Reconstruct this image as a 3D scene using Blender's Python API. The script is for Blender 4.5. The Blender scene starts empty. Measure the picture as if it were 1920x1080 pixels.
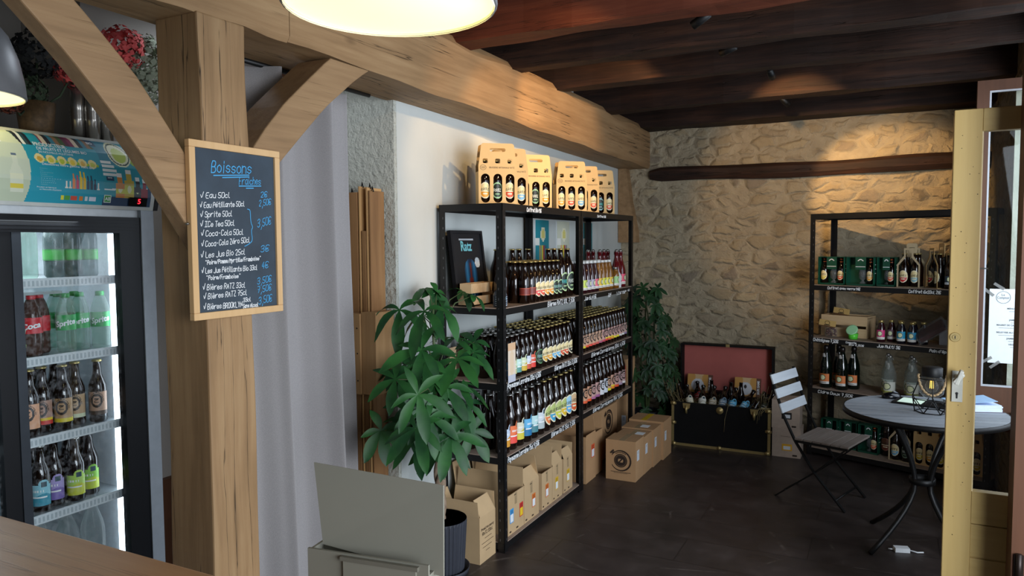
import bpy, math, random
from math import sin, cos, pi, radians, sqrt
from mathutils import Matrix, Vector
random.seed(7)
SC = bpy.context.scene
COL = SC.collection

# ---------------------------------------------------------------- camera, sky, daylight, exposure
cam_data = bpy.data.cameras.new('camera')
cam_data.sensor_width = 36.0
cam_data.lens = 36.0 * 1381.82 / 1920.0
cam_data.clip_start = 0.05
cam = bpy.data.objects.new('camera', cam_data)
COL.objects.link(cam)
_yaw, _pitch, _roll = 0.47055, 0.05992, -0.00632
_f = Vector((-sin(_yaw) * cos(_pitch), cos(_yaw) * cos(_pitch), -sin(_pitch)))
_r0 = Vector((cos(_yaw), sin(_yaw), 0)); _u0 = _r0.cross(_f)
_r = _r0 * cos(_roll) + _u0 * sin(_roll); _u = -_r0 * sin(_roll) + _u0 * cos(_roll)
_m = Matrix((_r, _u, -_f)).transposed().to_4x4()
_m.translation = Vector((2.12557, -3.28817, 1.59453))
cam.matrix_world = _m
SC.camera = cam

w = bpy.data.worlds.new('sky'); SC.world = w; w.use_nodes = True
bg = w.node_tree.nodes['Background']
bg.inputs[0].default_value = (0.78, 0.87, 1.0, 1); bg.inputs[1].default_value = 0.95

def area(name, loc, target, size, power, color, sizey=None, spread=None):
    l = bpy.data.lights.new(name, 'AREA'); l.energy = power; l.color = color
    l.shape = 'RECTANGLE'; l.size = size; l.size_y = sizey or size
    if spread: l.spread = spread
    o = bpy.data.objects.new(name, l); COL.objects.link(o); o.location = loc
    o.rotation_euler = (Vector(target) - Vector(loc)).to_track_quat('-Z', 'Y').to_euler()
    return o
# daylight through the open shop door and the shop window, both on the right-hand side
area('doorway_daylight', (3.6, -1.2, 1.5), (0.6, 0.4, 0.9), 1.5, 54, (0.80, 0.89, 1.0), 2.0)
area('shop_window_daylight', (4.7, -3.1, 1.6), (0.5, 0.6, 0.9), 2.4, 135, (0.88, 0.93, 1.0), 1.6)
area('side_window_daylight', (3.28, 1.25, 1.62), (1.9, 1.15, .7), 1.1, 20, (0.74, 0.86, 1.0), 1.7)

vs = SC.view_settings
vs.view_transform = 'Standard'; vs.look = 'None'; vs.gamma = 1.0; vs.exposure = 0.0
vs.use_curve_mapping = False
SC.cycles.max_bounces = 8; SC.cycles.transparent_max_bounces = 16; SC.cycles.transmission_bounces = 6
SC.cycles.sample_clamp_indirect = 4.0; SC.cycles.use_denoising = True
SC.cycles.caustics_reflective = False; SC.cycles.caustics_refractive = False

# ---------------------------------------------------------------- helpers
def lin(h):
    h = h.lstrip('#'); c = [int(h[i:i + 2], 16) / 255 for i in (0, 2, 4)]
    return tuple((x / 12.92 if x <= .04045 else ((x + .055) / 1.055) ** 2.4) for x in c)

class B:
    """collects shapes, then links them as ONE mesh object"""
    def __init__(s): s.V = []; s.F = []; s.mi = []; s.sm = []; s.col = []
    def add(s, V, F, m=0, smooth=False, cols=None, M=None):
        n = len(s.V)
        s.V += [tuple(M @ Vector(v)) if M is not None else tuple(v) for v in V]
        for i, f in enumerate(F):
            s.F.append([n + k for k in f]); s.mi.append(m); s.sm.append(smooth)
            s.col.append(cols[i] if cols else (1, 1, 1))
        return s
    def box(s, x0, y0, z0, x1, y1, z1, m=0, M=None):
        V = [(x, y, z) for z in (z0, z1) for y in (y0, y1) for x in (x0, x1)]
        F = [(0, 2, 3, 1), (4, 5, 7, 6), (0, 1, 5, 4), (2, 6, 7, 3), (0, 4, 6, 2), (1, 3, 7, 5)]
        return s.add(V, F, m, M=M)
    def lathe(s, prof, n=16, c=(0, 0, 0), m=0, M=None, smooth=True, caps=True):
        V = []; F = []; k = len(prof)
        for r, z in prof:
            for i in range(n):
                a = 2 * pi * i / n
                V.append((c[0] + r * cos(a), c[1] + r * sin(a), c[2] + z))
        for j in range(k - 1):
            for i in range(n):
                i2 = (i + 1) % n
                F.append((j * n + i, j * n + i2, (j + 1) * n + i2, (j + 1) * n + i))
        if caps and prof[0][0] > 0: F.append(tuple(range(n - 1, -1, -1)))
        if caps and prof[-1][0] > 0: F.append(tuple((k - 1) * n + i for i in range(n)))
        return s.add(V, F, m, smooth, M=M)
    def tube(s, pts, r, n=8, m=0, cap=True, M=None):
        pts = [Vector(p) for p in pts]; V = []; F = []
        rs = r if isinstance(r, (list, tuple)) else [r] * len(pts)
        t = (pts[1] - pts[0]).normalized()
        u = t.orthogonal().normalized()
        for i, p in enumerate(pts):
            if i == 0: t = (pts[1] - pts[0])
            elif i == len(pts) - 1: t = pts[-1] - pts[-2]
            else: t = (pts[i + 1] - pts[i]).normalized() + (pts[i] - pts[i - 1]).normalized()
            t.normalize(); u = (u - t * u.dot(t)).normalized(); v = t.cross(u)
            for k in range(n):
                a = 2 * pi * k / n
                V.append(p + u * (rs[i] * cos(a)) + v * (rs[i] * sin(a)))
        for i in range(len(pts) - 1):
            for k in range(n):
                k2 = (k + 1) % n
                F.append((i * n + k, i * n + k2, (i + 1) * n + k2, (i + 1) * n + k))
        if cap:
            F.append(tuple(range(n - 1, -1, -1))); F.append(tuple((len(pts) - 1) * n + k for k in range(n)))
        return s.add(V, F, m, True, M=M)
    def bar(s, p, q, wx, wy, m=0, up=(0, 0, 1)):
        """rectangular bar from p to q"""
        p = Vector(p); q = Vector(q); t = (q - p).normalized(); up = Vector(up)
        a = t.cross(up)
        if a.length < 1e-4: a = t.orthogonal()
        a.normalize(); b = a.cross(t)
        V = [e + a * (sx * wx / 2) + b * (sy * wy / 2) for e in (p, q) for sx, sy in ((-1, -1), (1, -1), (1, 1), (-1, 1))]
        return s.add(V, [(3, 2, 1, 0), (4, 5, 6, 7), (0, 1, 5, 4), (1, 2, 6, 5), (2, 3, 7, 6), (3, 0, 4, 7)], m)
    def prism(s, poly, d0, d1, ax='x', m=0, M=None):
        """polygon (a,b) extruded along axis ax"""
        def P(a, b, d): return {'x': (d, a, b), 'y': (a, d, b), 'z': (a, b, d)}[ax]
        n = len(poly); V = [P(a, b, d0) for a, b in poly] + [P(a, b, d1) for a, b in poly]
        F = [tuple(range(n)), tuple(range(2 * n - 1, n - 1, -1))] + [(i, n + i, n + (i + 1) % n, (i + 1) % n) for i in range(n)]
        return s.add(V, F, m, M=M)
    def flat(s, outlines, t, m=0, M=None):
        """2-D outlines (first outer, then holes) filled and extruded to thickness t; lies in local XY"""
        c = bpy.data.curves.new('tmp', 'CURVE'); c.dimensions = '2D'; c.fill_mode = 'BOTH'; c.extrude = t / 2
        for pts in outlines:
            sp = c.splines.new('POLY'); sp.points.add(len(pts) - 1); sp.use_cyclic_u = True
            for p, q in zip(sp.points, pts): p.co = (q[0], q[1], 0, 1)
        return s._from_curve(c, m, M)
    def text(s, body, size, t=0.001, m=0, M=None, width=None, bold=0):
        c = bpy.data.curves.new('tmp', 'FONT'); c.body = body; c.size = size; c.extrude = t / 2; c.offset = bold
        c.resolution_u = 3
        return s._from_curve(c, m, M, width)
    def _from_curve(s, c, m, M, width=None):
        o = bpy.data.objects.new('tmp', c); me = bpy.data.meshes.new_from_object(o)
        V = [v.co.copy() for v in me.vertices]; F = [tuple(p.vertices) for p in me.polygons]
        bpy.data.objects.remove(o); bpy.data.meshes.remove(me); bpy.data.curves.remove(c)
        if width and V:
            x0 = min(v.x for v in V); x1 = max(v.x for v in V); k = width / max(x1 - x0, 1e-6)
            for v in V: v.x = (v.x - x0) * k
        return s.add(V, F, m, M=M)
    def mesh(s, name, mats, colors=False):
        me = bpy.data.meshes.new(name); me.from_pydata([tuple(v) for v in s.V], [], s.F)
        for mt in (mats if isinstance(mats, (list, tuple)) else [mats]): me.materials.append(mt)
        me.polygons.foreach_set('material_index', s.mi); me.polygons.foreach_set('use_smooth', s.sm)
        if colors:
            at = me.color_attributes.new('Col', 'FLOAT_COLOR', 'CORNER'); d = []
            for p, c in zip(me.polygons, s.col): d += [c[0], c[1], c[2], 1.0] * len(p.vertices)
            at.data.foreach_set('color', d)
        me.update()
        return me
    def build(s, name, mats, parent=None, loc=None, rot=None, bevel=0, colors=False):
        return link(name, s.mesh(name, mats, colors), parent, loc, rot, bevel)

def link(name, me, parent=None, loc=None, rot=None, bevel=0):
    o = bpy.data.objects.new(name, me); COL.objects.link(o)
    if parent: o.parent = parent
    if loc: o.location = loc
    if rot is not None: o.rotation_euler = rot
    if bevel:
        b = o.modifiers.new('bevel', 'BEVEL'); b.width = bevel; b.segments = 2; b.limit_method = 'ANGLE'; b.angle_limit = 0.7
    return o
def tag(o, label, cat, group=None):
    o['label'] = label; o['category'] = cat
    if group: o['group'] = group
    return o
def thing(name, label, cat, loc=(0, 0, 0), rz=0, group=None):
    o = bpy.data.objects.new(name, None); COL.objects.link(o); o.empty_display_size = .05
    o.location = loc; o.rotation_euler = (0, 0, rz)
    return tag(o, label, cat, group)
def struct(o): o['kind'] = 'structure'; return o
def T(x, y, z): return Matrix.Translation((x, y, z))
def Rz(a): return Matrix.Rotation(a, 4, 'Z')
def Rx(a): return Matrix.Rotation(a, 4, 'X')
def Ry(a): return Matrix.Rotation(a, 4, 'Y')
# frame whose local X runs along dir, local Y is up, local Z faces out
def onface(origin, xdir, ydir=(0, 0, 1)):
    x = Vector(xdir).normalized(); y = Vector(ydir).normalized(); z = x.cross(y)
    m = Matrix((x, y, z)).transposed().to_4x4(); m.translation = Vector(origin); return m
def rrect(x0, y0, x1, y1, r, n=4):
    P = []
    for cx, cy, a0 in ((x1 - r, y0 + r, -90), (x1 - r, y1 - r, 0), (x0 + r, y1 - r, 90), (x0 + r, y0 + r, 180)):
        for i in range(n + 1):
            a = radians(a0 + 90 * i / n); P.append((cx + r * cos(a), cy + r * sin(a)))
    return P
def ordn(i):
    L = 'first second third fourth fifth sixth seventh eighth ninth tenth eleventh twelfth thirteenth fourteenth fifteenth sixteenth seventeenth eighteenth nineteenth twentieth'.split()
    return L[i]

# ---------------------------------------------------------------- materials
MATS = {}
class N:
    def __init__(s, name):
        s.m = bpy.data.materials.new(name); s.m.use_nodes = True; s.t = s.m.node_tree; s.b = s.t.nodes['Principled BSDF']
        s.out = s.t.nodes['Material Output']
    def n(s, typ, **kw):
        x = s.t.nodes.new(typ)
        for k, v in kw.items():
            if k.startswith('i_'):
                x.inputs[k[2:].replace('_', ' ')].default_value = v
            else: setattr(x, k, v)
        return x
    def l(s, a, b): s.t.links.new(a, b)
    def coords(s, scale=(1, 1, 1), kind='Object'):
        tc = s.n('ShaderNodeTexCoord'); mp = s.n('ShaderNodeMapping'); s.l(tc.outputs[kind], mp.inputs[0]); mp.inputs['Scale'].default_value = scale
        return mp.outputs[0]
    def noise(s, vec, scale, detail=4, rough=.55):
        x = s.n('ShaderNodeTexNoise'); s.l(vec, x.inputs['Vector']); x.inputs['Scale'].default_value = scale
        x.inputs['Detail'].default_value = detail; x.inputs['Roughness'].default_value = rough
        return x.outputs['Fac']
    def ramp(s, fac, stops):
        r = s.n('ShaderNodeValToRGB'); s.l(fac, r.inputs[0]); e = r.color_ramp.elements
        while len(e) < len(stops): e.new(.5)
        for q, (p, c) in zip(e, stops): q.position = p; q.color = (*(lin(c) if isinstance(c, str) else c), 1)
        return r.outputs[0]
    def mix(s, fac, a, b, mode='MIX'):
        x = s.n('ShaderNodeMix', data_type='RGBA', blend_type=mode)
        for v, i in ((fac, 0), (a, 6), (b, 7)):
            if isinstance(v, (int, float)): x.inputs[i].default_value = v
            elif isinstance(v, str): x.inputs[i].default_value = (*lin(v), 1)
            else: s.l(v, x.inputs[i])
        return x.outputs[2]
    def math(s, op, a, b=0.0, clamp=False):
        x = s.n('ShaderNodeMath', operation=op); x.use_clamp = clamp
        for v, i in ((a, 0), (b, 1)):
            if isinstance(v, (int, float)): x.inputs[i].default_value = v
            else: s.l(v, x.inputs[i])
        return x.outputs[0]
    def bump(s, h, strength=.3, dist=.01):
        x = s.n('ShaderNodeBump'); x.inputs['Strength'].default_value = strength; x.inputs['Distance'].default_value = dist
        s.l(h, x.inputs['Height']); s.l(x.outputs[0], s.b.inputs['Normal'])
    def color(s, c):
        if isinstance(c, str): s.b.inputs['Base Color'].default_value = (*lin(c), 1)
        else: s.l(c, s.b.inputs['Base Color'])
    def set(s, **kw):
        for k, v in kw.items(): s.b.inputs[k.replace('_', ' ')].default_value = v
        return s

def plain(name, c, rough=.5, metal=0, spec=.5, var=.06, nscale=30, bump=0, coat=0):
    if name in MATS: return MATS[name]
    n = N(name); v = n.coords()
    f = n.noise(v, nscale, 3)
    base = lin(c)
    n.color(n.ramp(f, [(.3, tuple(max(0, x * (1 - var)) for x in base)), (.7, tuple(min(1, x * (1 + var)) for x in base))]))
    n.set(Roughness=rough, Metallic=metal, Coat_Weight=coat); n.b.inputs['Specular IOR Level'].default_value = spec
    if bump: n.bump(f, bump, .004)
    MATS[name] = n.m; return n.m

def wood(name, stops, axis=1, rough=.62, grain=1.0, crack=.0, crackcol='#1c1209', bump=.25, knots=.0):
    if name in MATS: return MATS[name]
    n = N(name); sc = [9.0, 9.0, 9.0]; sc[axis] = .55
    v = n.coords(tuple(x * grain for x in sc)); g = n.noise(v, 3.2, 8, .62)
    sc2 = [2.2, 2.2, 2.2]; sc2[axis] = .9
    v2 = n.coords(tuple(sc2)); big = n.noise(v2, 1.7, 3)
    fac = n.math('ADD', n.math('MULTIPLY', g, .62), n.math('MULTIPLY', big, .38))
    c = n.ramp(fac, stops)
    h = g
    if knots:
        sk = [2.6, 2.6, 2.6]; sk[axis] = 1.2
        vo = n.n('ShaderNodeTexVoronoi'); n.l(n.coords(tuple(sk)), vo.inputs['Vector']); vo.inputs['Scale'].default_value = 1.6
        k = n.ramp(vo.outputs['Distance'], [(.02, (1, 1, 1)), (.09, (0, 0, 0))])
        c = n.mix(n.math('MULTIPLY', k, knots), c, '#3a2110')
    if crack:
        s3 = [7.0, 7.0, 7.0]; s3[axis] = .2
        cr = n.noise(n.coords(tuple(s3)), 1.35, 5, .6)
        line = n.math('ABSOLUTE', n.math('SUBTRACT', cr, .5))
        mk = n.ramp(line, [(.001, (1, 1, 1)), (.006, (0, 0, 0))])
        s4 = [1.1, 1.1, 1.1]; s4[axis] = .8
        gate = n.ramp(n.noise(n.coords(tuple(s4)), 1.9, 2), [(.44, (0, 0, 0)), (.52, (1, 1, 1))])
        mk = n.math('MULTIPLY', mk, gate)
        c = n.mix(n.math('MULTIPLY', mk, crack), c, crackcol)
        h = n.math('SUBTRACT', h, n.math('MULTIPLY', mk, 2.0))
    n.color(c); n.set(Roughness=rough); n.b.inputs['Specular IOR Level'].default_value = .3
    n.bump(h, bump, .006)
    MATS[name] = n.m; return n.m

def printed():
    if 'printed_paper' in MATS: return MATS['printed_paper']
    n = N('printed_paper'); a = n.n('ShaderNodeVertexColor', layer_name='Col'); n.color(a.outputs[0]); n.set(Roughness=.45)
    MATS['printed_paper'] = n.m; return n.m

def emit(name, c, s):
    if name in MATS: return MATS[name]
    n = N(name); n.color(c); n.b.inputs['Emission Color'].default_value = (*lin(c), 1); n.b.inputs['Emission Strength'].default_value = s
    MATS[name] = n.m; return n.m

def pane(name, tint=(1, 1, 1), refl=1.0, haze=0.0):
    """thin clear glass: see-through with a fresnel reflection, optional faint condensation"""
    if name in MATS: return MATS[name]
    n = N(name); tr = n.n('ShaderNodeBsdfTransparent'); tr.inputs[0].default_value = (*tint, 1)
    gl = n.n('ShaderNodeBsdfGlossy'); gl.inputs['Roughness'].default_value = .02
    fr = n.n('ShaderNodeFresnel'); fr.inputs[0].default_value = 1.45
    mx = n.n('ShaderNodeMixShader'); n.l(n.math('MULTIPLY', fr.outputs[0], refl, True), mx.inputs[0])
    n.l(tr.outputs[0], mx.inputs[1]); n.l(gl.outputs[0], mx.inputs[2]); o = mx
    if haze:
        df = n.n('ShaderNodeBsdfDiffuse'); df.inputs[0].default_value = (.9, .95, 1, 1)
        f = n.ramp(n.noise(n.coords(), 60, 4), [(.45, (0, 0, 0)), (.75, (1, 1, 1))])
        m2 = n.n('ShaderNodeMixShader'); n.l(n.math('MULTIPLY', f, haze), m2.inputs[0]); n.l(mx.outputs[0], m2.inputs[1]); n.l(df.outputs[0], m2.inputs[2]); o = m2
    n.l(o.outputs[0], n.out.inputs[0]); MATS[name] = n.m; return n.m

def clear(name, tint, rough=.05, a=.25):
    """clear bottle glass or plastic, part see-through so the contents read"""
    if name in MATS: return MATS[name]
    n = N(name); tr = n.n('ShaderNodeBsdfTransparent'); tr.inputs[0].default_value = (*tint, 1)
    n.b.inputs['Base Color'].default_value = (*[t * .45 for t in tint], 1); n.set(Roughness=rough)
    lw = n.n('ShaderNodeLayerWeight'); lw.inputs[0].default_value = .35
    f = n.math('ADD', n.math('MULTIPLY', n.math('POWER', lw.outputs['Facing'], 2.2), .5), a, True)
    mx = n.n('ShaderNodeMixShader'); n.l(f, mx.inputs[0]); n.l(tr.outputs[0], mx.inputs[1]); n.l(n.b.outputs[0], mx.inputs[2])
    n.l(mx.outputs[0], n.out.inputs[0]); MATS[name] = n.m; return n.m

OAK = [(.25, '#765b3d'), (.5, '#9a7a56'), (.75, '#b0916a')]
M_oakY = wood('oak_beam', OAK, 1, crack=.9, knots=.5)
M_oakZ = wood('oak_post', OAK, 2, crack=.9, knots=.5)
M_oakB = wood('oak_brace', [(.25, '#755b3f'), (.5, '#967755'), (.75, '#aa8b65')], 1, crack=.25, knots=.6)
M_joist = wood('aged_dark_joist', [(.3, '#140c08'), (.5, '#2b1a12'), (.7, '#4a2e1f')], 0, crack=.8, rough=.7, bump=.5)
M_joistred = wood('red_brown_joist', [(.25, '#3c1d13'), (.5, '#5c2d1d'), (.75, '#744029')], 0, crack=.5, rough=.6)
M_board = wood('dark_ceiling_board', [(.25, '#1a0f0a'), (.6, '#2e1b12')], 1, rough=.8)
M_pine = wood('varnished_pine', [(.2, '#a68c52'), (.5, '#bb9f66'), (.8, '#c7ac73')], 2, rough=.35, grain=.8, bump=.08, knots=.25)
M_pineH = wood('varnished_pine_rail', [(.2, '#a68c52'), (.5, '#bb9f66'), (.8, '#c7ac73')], 0, rough=.35, grain=.8, bump=.08, knots=.25)
M_brownwood = wood('brown_painted_wood', [(.2, '#4a2f20'), (.6, '#5e3d2a')], 2, rough=.55, bump=.12)
M_counter = wood('counter_oak', [(.2, '#8a603d'), (.5, '#ae8158'), (.8, '#c2986c')], 0, rough=.38, crack=.35, bump=.08)
M_plank = wood('shutter_plank', [(.2, '#6a482c'), (.5, '#8f6842'), (.8, '#a47e54')], 2, rough=.7)
M_planklight = wood('shutter_edge', [(.2, '#a37a4c'), (.6, '#c79c68')], 2, rough=.7)
M_ply = wood('raw_plywood', [(.2, '#8f6a42'), (.5, '#a88258'), (.8, '#b89468')], 2, rough=.75, knots=.3)
M_crate = wood('pale_crate_wood', [(.2, '#b0906a'), (.5, '#c9ac84'), (.8, '#d6bd98')], 0, rough=.75, bump=.12)
M_shelfboard = wood('mdf_shelf_board', [(.2, '#8d7a6c'), (.6, '#a69383')], 1, rough=.7, bump=.05)
M_slat = wood('weathered_grey_slat', [(.2, '#70757c'), (.5, '#92979d'), (.8, '#a9adb2')], 0, rough=.6, bump=.2)
M_slatback = wood('whitewashed_slat', [(.2, '#a8afb6'), (.5, '#c6ccd2'), (.8, '#d5dadf')], 1, rough=.6, bump=.2)
M_seat = wood('worn_seat_slat', [(.2, '#5c5048'), (.5, '#857a72'), (.8, '#a59f9a')], 1, rough=.5, bump=.2)
M_black = plain('black_powder_coat', '#121213', .42, spec=.4)
M_blackwood = wood('black_stained_frame', [(.2, '#141416'), (.6, '#1e1e21')], 2, rough=.5, bump=.1)
M_blackm = plain('black_metal', '#0b0b0c', .5, .2)
M_glassbrown = plain('brown_bottle_glass', '#140804', .07, spec=.7, var=.2)
M_glassdark = plain('dark_green_bottle_glass', '#07100a', .07, spec=.7, var=.2)
M_cork = plain('cork', '#c79f72', .8)
M_gold = plain('gold_crown_cap', '#b8a56a', .3, .75)
M_silver = plain('silver_crown_cap', '#9c9c98', .3, .8)
M_blackcap = plain('black_crown_cap', '#1b1a1a', .35, .3)
M_greencap = plain('green_screw_cap', '#1d8b3e', .4)
M_white = plain('white_enamel', '#dfe3e2', .35)
M_offwhite = plain('offwhite_shelf_strip', '#cfd6d8', .3, spec=.6)
M_grey = plain('grey_aluminium', '#7f858c', .35, .6)
M_steel = plain('brushed_steel', '#a39f98', .25, .9)
M_brass = plain('brass', '#b09a66', .4, .6)
M_card = plain('corrugated_cardboard', '#b08a62', .85, var=.05, nscale=9)
M_card2 = plain('pale_cardboard', '#bfa27a', .85, var=.05, nscale=9)
M_cardgrey = plain('greyboard', '#858376', .85, var=.03, nscale=6)
M_kraft = plain('kraft_carrier_board', '#d4b179', .75, var=.04, nscale=14)
M_paper = plain('white_paper', '#e6ebee', .7, var=.02)
M_soil = plain('potting_soil', '#1e1612', .95, var=.5, nscale=90, bump=1)
M_pot = plain('ribbed_anthracite_pot', '#30333c', .55)
M_chalkW = plain('white_chalk', '#e4e6e6', .9, var=.03)
M_chalkB = plain('blue_chalk', '#4aa3d6', .9, var=.03)
M_ink = plain('dark_print_ink', '#2a1c12', .7)
M_whiteink = plain('white_print_ink', '#e9edf0', .6, var=.02)
PRINT = printed()
# ---------------------------------------------------------------- the setting
def m_stone(name, dark=False):
    n = N(name); v = n.coords()
    def warp(vec, scale, amp):
        w_ = n.n('ShaderNodeTexNoise'); n.l(v, w_.inputs['Vector']); w_.inputs['Scale'].default_value = scale; w_.inputs['Detail'].default_value = 3
        sb = n.n('ShaderNodeVectorMath', operation='SUBTRACT'); n.l(w_.outputs['Color'], sb.inputs[0]); sb.inputs[1].default_value = (.5, .5, .5)
        sc = n.n('ShaderNodeVectorMath', operation='SCALE'); n.l(sb.outputs[0], sc.inputs[0]); sc.inputs['Scale'].default_value = amp
        ad = n.n('ShaderNodeVectorMath', operation='ADD'); n.l(vec, ad.inputs[0]); n.l(sc.outputs[0], ad.inputs[1]); return ad.outputs[0]
    wv = warp(warp(v, 2.6, .16), 15, .035)
    mp = n.n('ShaderNodeMapping'); n.l(wv, mp.inputs[0]); mp.inputs['Scale'].default_value = (5.9, 5.9, 12.5)
    vd = n.n('ShaderNodeTexVoronoi', feature='DISTANCE_TO_EDGE'); n.l(mp.outputs[0], vd.inputs['Vector']); vd.inputs['Scale'].default_value = 1; vd.inputs['Randomness'].default_value = .8
    vc = n.n('ShaderNodeTexVoronoi'); n.l(mp.outputs[0], vc.inputs['Vector']); vc.inputs['Scale'].default_value = 1; vc.inputs['Randomness'].default_value = .8
    sep = n.n('ShaderNodeSeparateColor'); n.l(vc.outputs['Color'], sep.inputs[0])
    stone = n.ramp(sep.outputs[0], [(0, '#a3947a'), (.3, '#ad9e84'), (.55, '#b6a88d'), (.82, '#aa9c85'), (.90, '#92877a'), (1, '#766d60')])
    fine = n.noise(v, 24, 7, .68); stone = n.mix(.45, stone, n.ramp(fine, [(.3, '#8a806e'), (.7, '#bdb09a')]), 'SOFT_LIGHT')
    mort = n.ramp(n.noise(v, 9, 5, .65), [(.3, '#a1937b'), (.7, '#b3a58b')])
    # how far each stone stands proud of the mortar: some are buried, some stand out
    bury = n.math('ADD', n.math('MULTIPLY', sep.outputs[1], .16), n.math('MULTIPLY', n.noise(v, 5.5, 4, .6), .16))
    d = n.math('SUBTRACT', vd.outputs['Distance'], bury)
    hgt = n.ramp(n.math('ADD', n.math('MULTIPLY', d, 3.2), .55), [(.18, (0, 0, 0)), (.48, (.45, .45, .45)), (.72, (.85, .85, .85)), (1, (1, 1, 1))])
    c = n.mix(n.math('MULTIPLY', n.ramp(d, [(-.0, (0, 0, 0)), (.06, (1, 1, 1))]), .8), mort, stone)
    cr = n.ramp(n.math('ABSOLUTE', n.math('SUBTRACT', d, -.012)), [(.002, (1, 1, 1)), (.017, (0, 0, 0))])
    crg = n.ramp(n.noise(v, 8, 3), [(.36, (0, 0, 0)), (.52, (1, 1, 1))])
    c = n.mix(n.math('MULTIPLY', n.math('MULTIPLY', cr, crg), .40), c, '#54462f')
    if dark: c = n.mix(.6, c, '#3c332a')  # shade on the right wall, put into the stone colour
    n.color(c); n.set(Roughness=.92); n.b.inputs['Specular IOR Level'].default_value = .12
    n.bump(n.math('ADD', n.math('MULTIPLY', hgt, .9), n.math('MULTIPLY', n.noise(v, 13, 7, .66), 1.3)), .8, .028)
    return n.m
M_stone = m_stone('rubble_stone_wall'); M_stoneshade = m_stone('rubble_stone_shaded', True)

def m_plaster(name, c0, c1, sc, st, dist, rough=.9):
    n = N(name); v = n.coords(); f = n.noise(v, sc, 6, .62); big = n.noise(v, 1.6, 3)
    n.color(n.ramp(big, [(.3, c0), (.7, c1)])); n.set(Roughness=rough); n.b.inputs['Specular IOR Level'].default_value = .2
    n.bump(f, st, dist); return n.m
M_plaster = m_plaster('white_wall_plaster', '#b7bdbb', '#c4c8c4', 7, .35, .012)
M_rough = m_plaster('rough_cast_render', '#c0c3b9', '#cfd1c6', 36, 1.0, .03)
M_greywall = m_plaster('grey_painted_wall', '#96918b', '#a49f99', 6, .2, .01)
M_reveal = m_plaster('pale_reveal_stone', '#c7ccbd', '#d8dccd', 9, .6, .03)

def m_floor():
    n = N('dark_worn_floor'); v = n.coords()
    br = n.n('ShaderNodeTexBrick'); n.l(n.coords((1, 1, 1)), br.inputs['Vector']); br.inputs['Scale'].default_value = 1.0
    br.inputs['Mortar Size'].default_value = .004; br.inputs['Brick Width'].default_value = 1.2; br.inputs['Row Height'].default_value = .3
    f = n.noise(v, 5, 6, .6)
    c = n.ramp(f, [(.3, '#2a2423'), (.55, '#3b3331'), (.75, '#4b423f')])
    sv = n.n('ShaderNodeTexVoronoi', feature='DISTANCE_TO_EDGE'); n.l(n.coords((1.2, 2.2, 1)), sv.inputs['Vector']); sv.inputs['Scale'].default_value = 1.3
    scr = n.ramp(sv.outputs['Distance'], [(.003, (1, 1, 1)), (.012, (0, 0, 0))])
    gate = n.ramp(n.noise(v, 7, 5, .7), [(.5, (0, 0, 0)), (.66, (1, 1, 1))])
    c = n.mix(n.math('MULTIPLY', n.math('MULTIPLY', scr, gate), .35), c, '#8a817a')
    specks = n.ramp(n.noise(v, 55, 3, .7), [(.70, (0, 0, 0)), (.76, (1, 1, 1))])
    c = n.mix(n.math('MULTIPLY', specks, .25), c, '#a39a90')
    c = n.mix(n.math('MULTIPLY', br.outputs['Fac'], .5), c, '#120e0d')
    n.color(c); n.l(n.ramp(f, [(.3, (.32,) * 3), (.7, (.48,) * 3)]), n.b.inputs['Roughness'])
    n.b.inputs['Specular IOR Level'].default_value = .45
    n.bump(n.math('ADD', f, n.math('MULTIPLY', br.outputs['Fac'], -1.0)), .15, .006)
    return n.m
M_floor = m_floor()

struct(B().box(-1.8, -5.5, -.1, 4.2, 3.3, 0).build('floor', M_floor))
struct(B().box(-1.8, -5.5, 2.78, 4.2, 3.3, 2.9).build('ceiling', M_board))
struct(B().box(-.3, 3.05, 0, 3.3, 3.3, 2.78).build('wall_back', M_stone))
struct(B().box(-.5, -.33, 0, 0, 3.05, 2.78).build('wall_left', M_plaster))
struct(B().box(-.5, -.352, 0, -.001, -.33, 2.6).build('trim_1', M_rough))          # rough-cast end of the left wall
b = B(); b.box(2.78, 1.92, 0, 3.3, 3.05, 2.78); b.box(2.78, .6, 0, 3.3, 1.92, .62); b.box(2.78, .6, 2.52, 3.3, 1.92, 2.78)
struct(b.build('wall_right', M_stoneshade))
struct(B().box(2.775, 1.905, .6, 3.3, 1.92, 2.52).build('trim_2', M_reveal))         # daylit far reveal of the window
struct(B().box(-1.25, -5.5, 0, -1.15, .3, 2.78).build('wall_far', M_greywall))
struct(B().box(-1.15, -1.40, 0, -.75, .3, 2.78).build('wall_alcove', M_greywall))
struct(B().box(-1.25, -5.6, 0, 4.2, -5.5, 2.78).build('wall_light_block', M_plaster))  # unseen wall added behind the camera to block sky light
b = B(); b.box(-.75, -1.40, 0, -.735, -.35, .37); b.box(-.75, -1.40, .375, -.72, -.35, .555)
struct(b.build('baseboard_left', M_brownwood))

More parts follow.
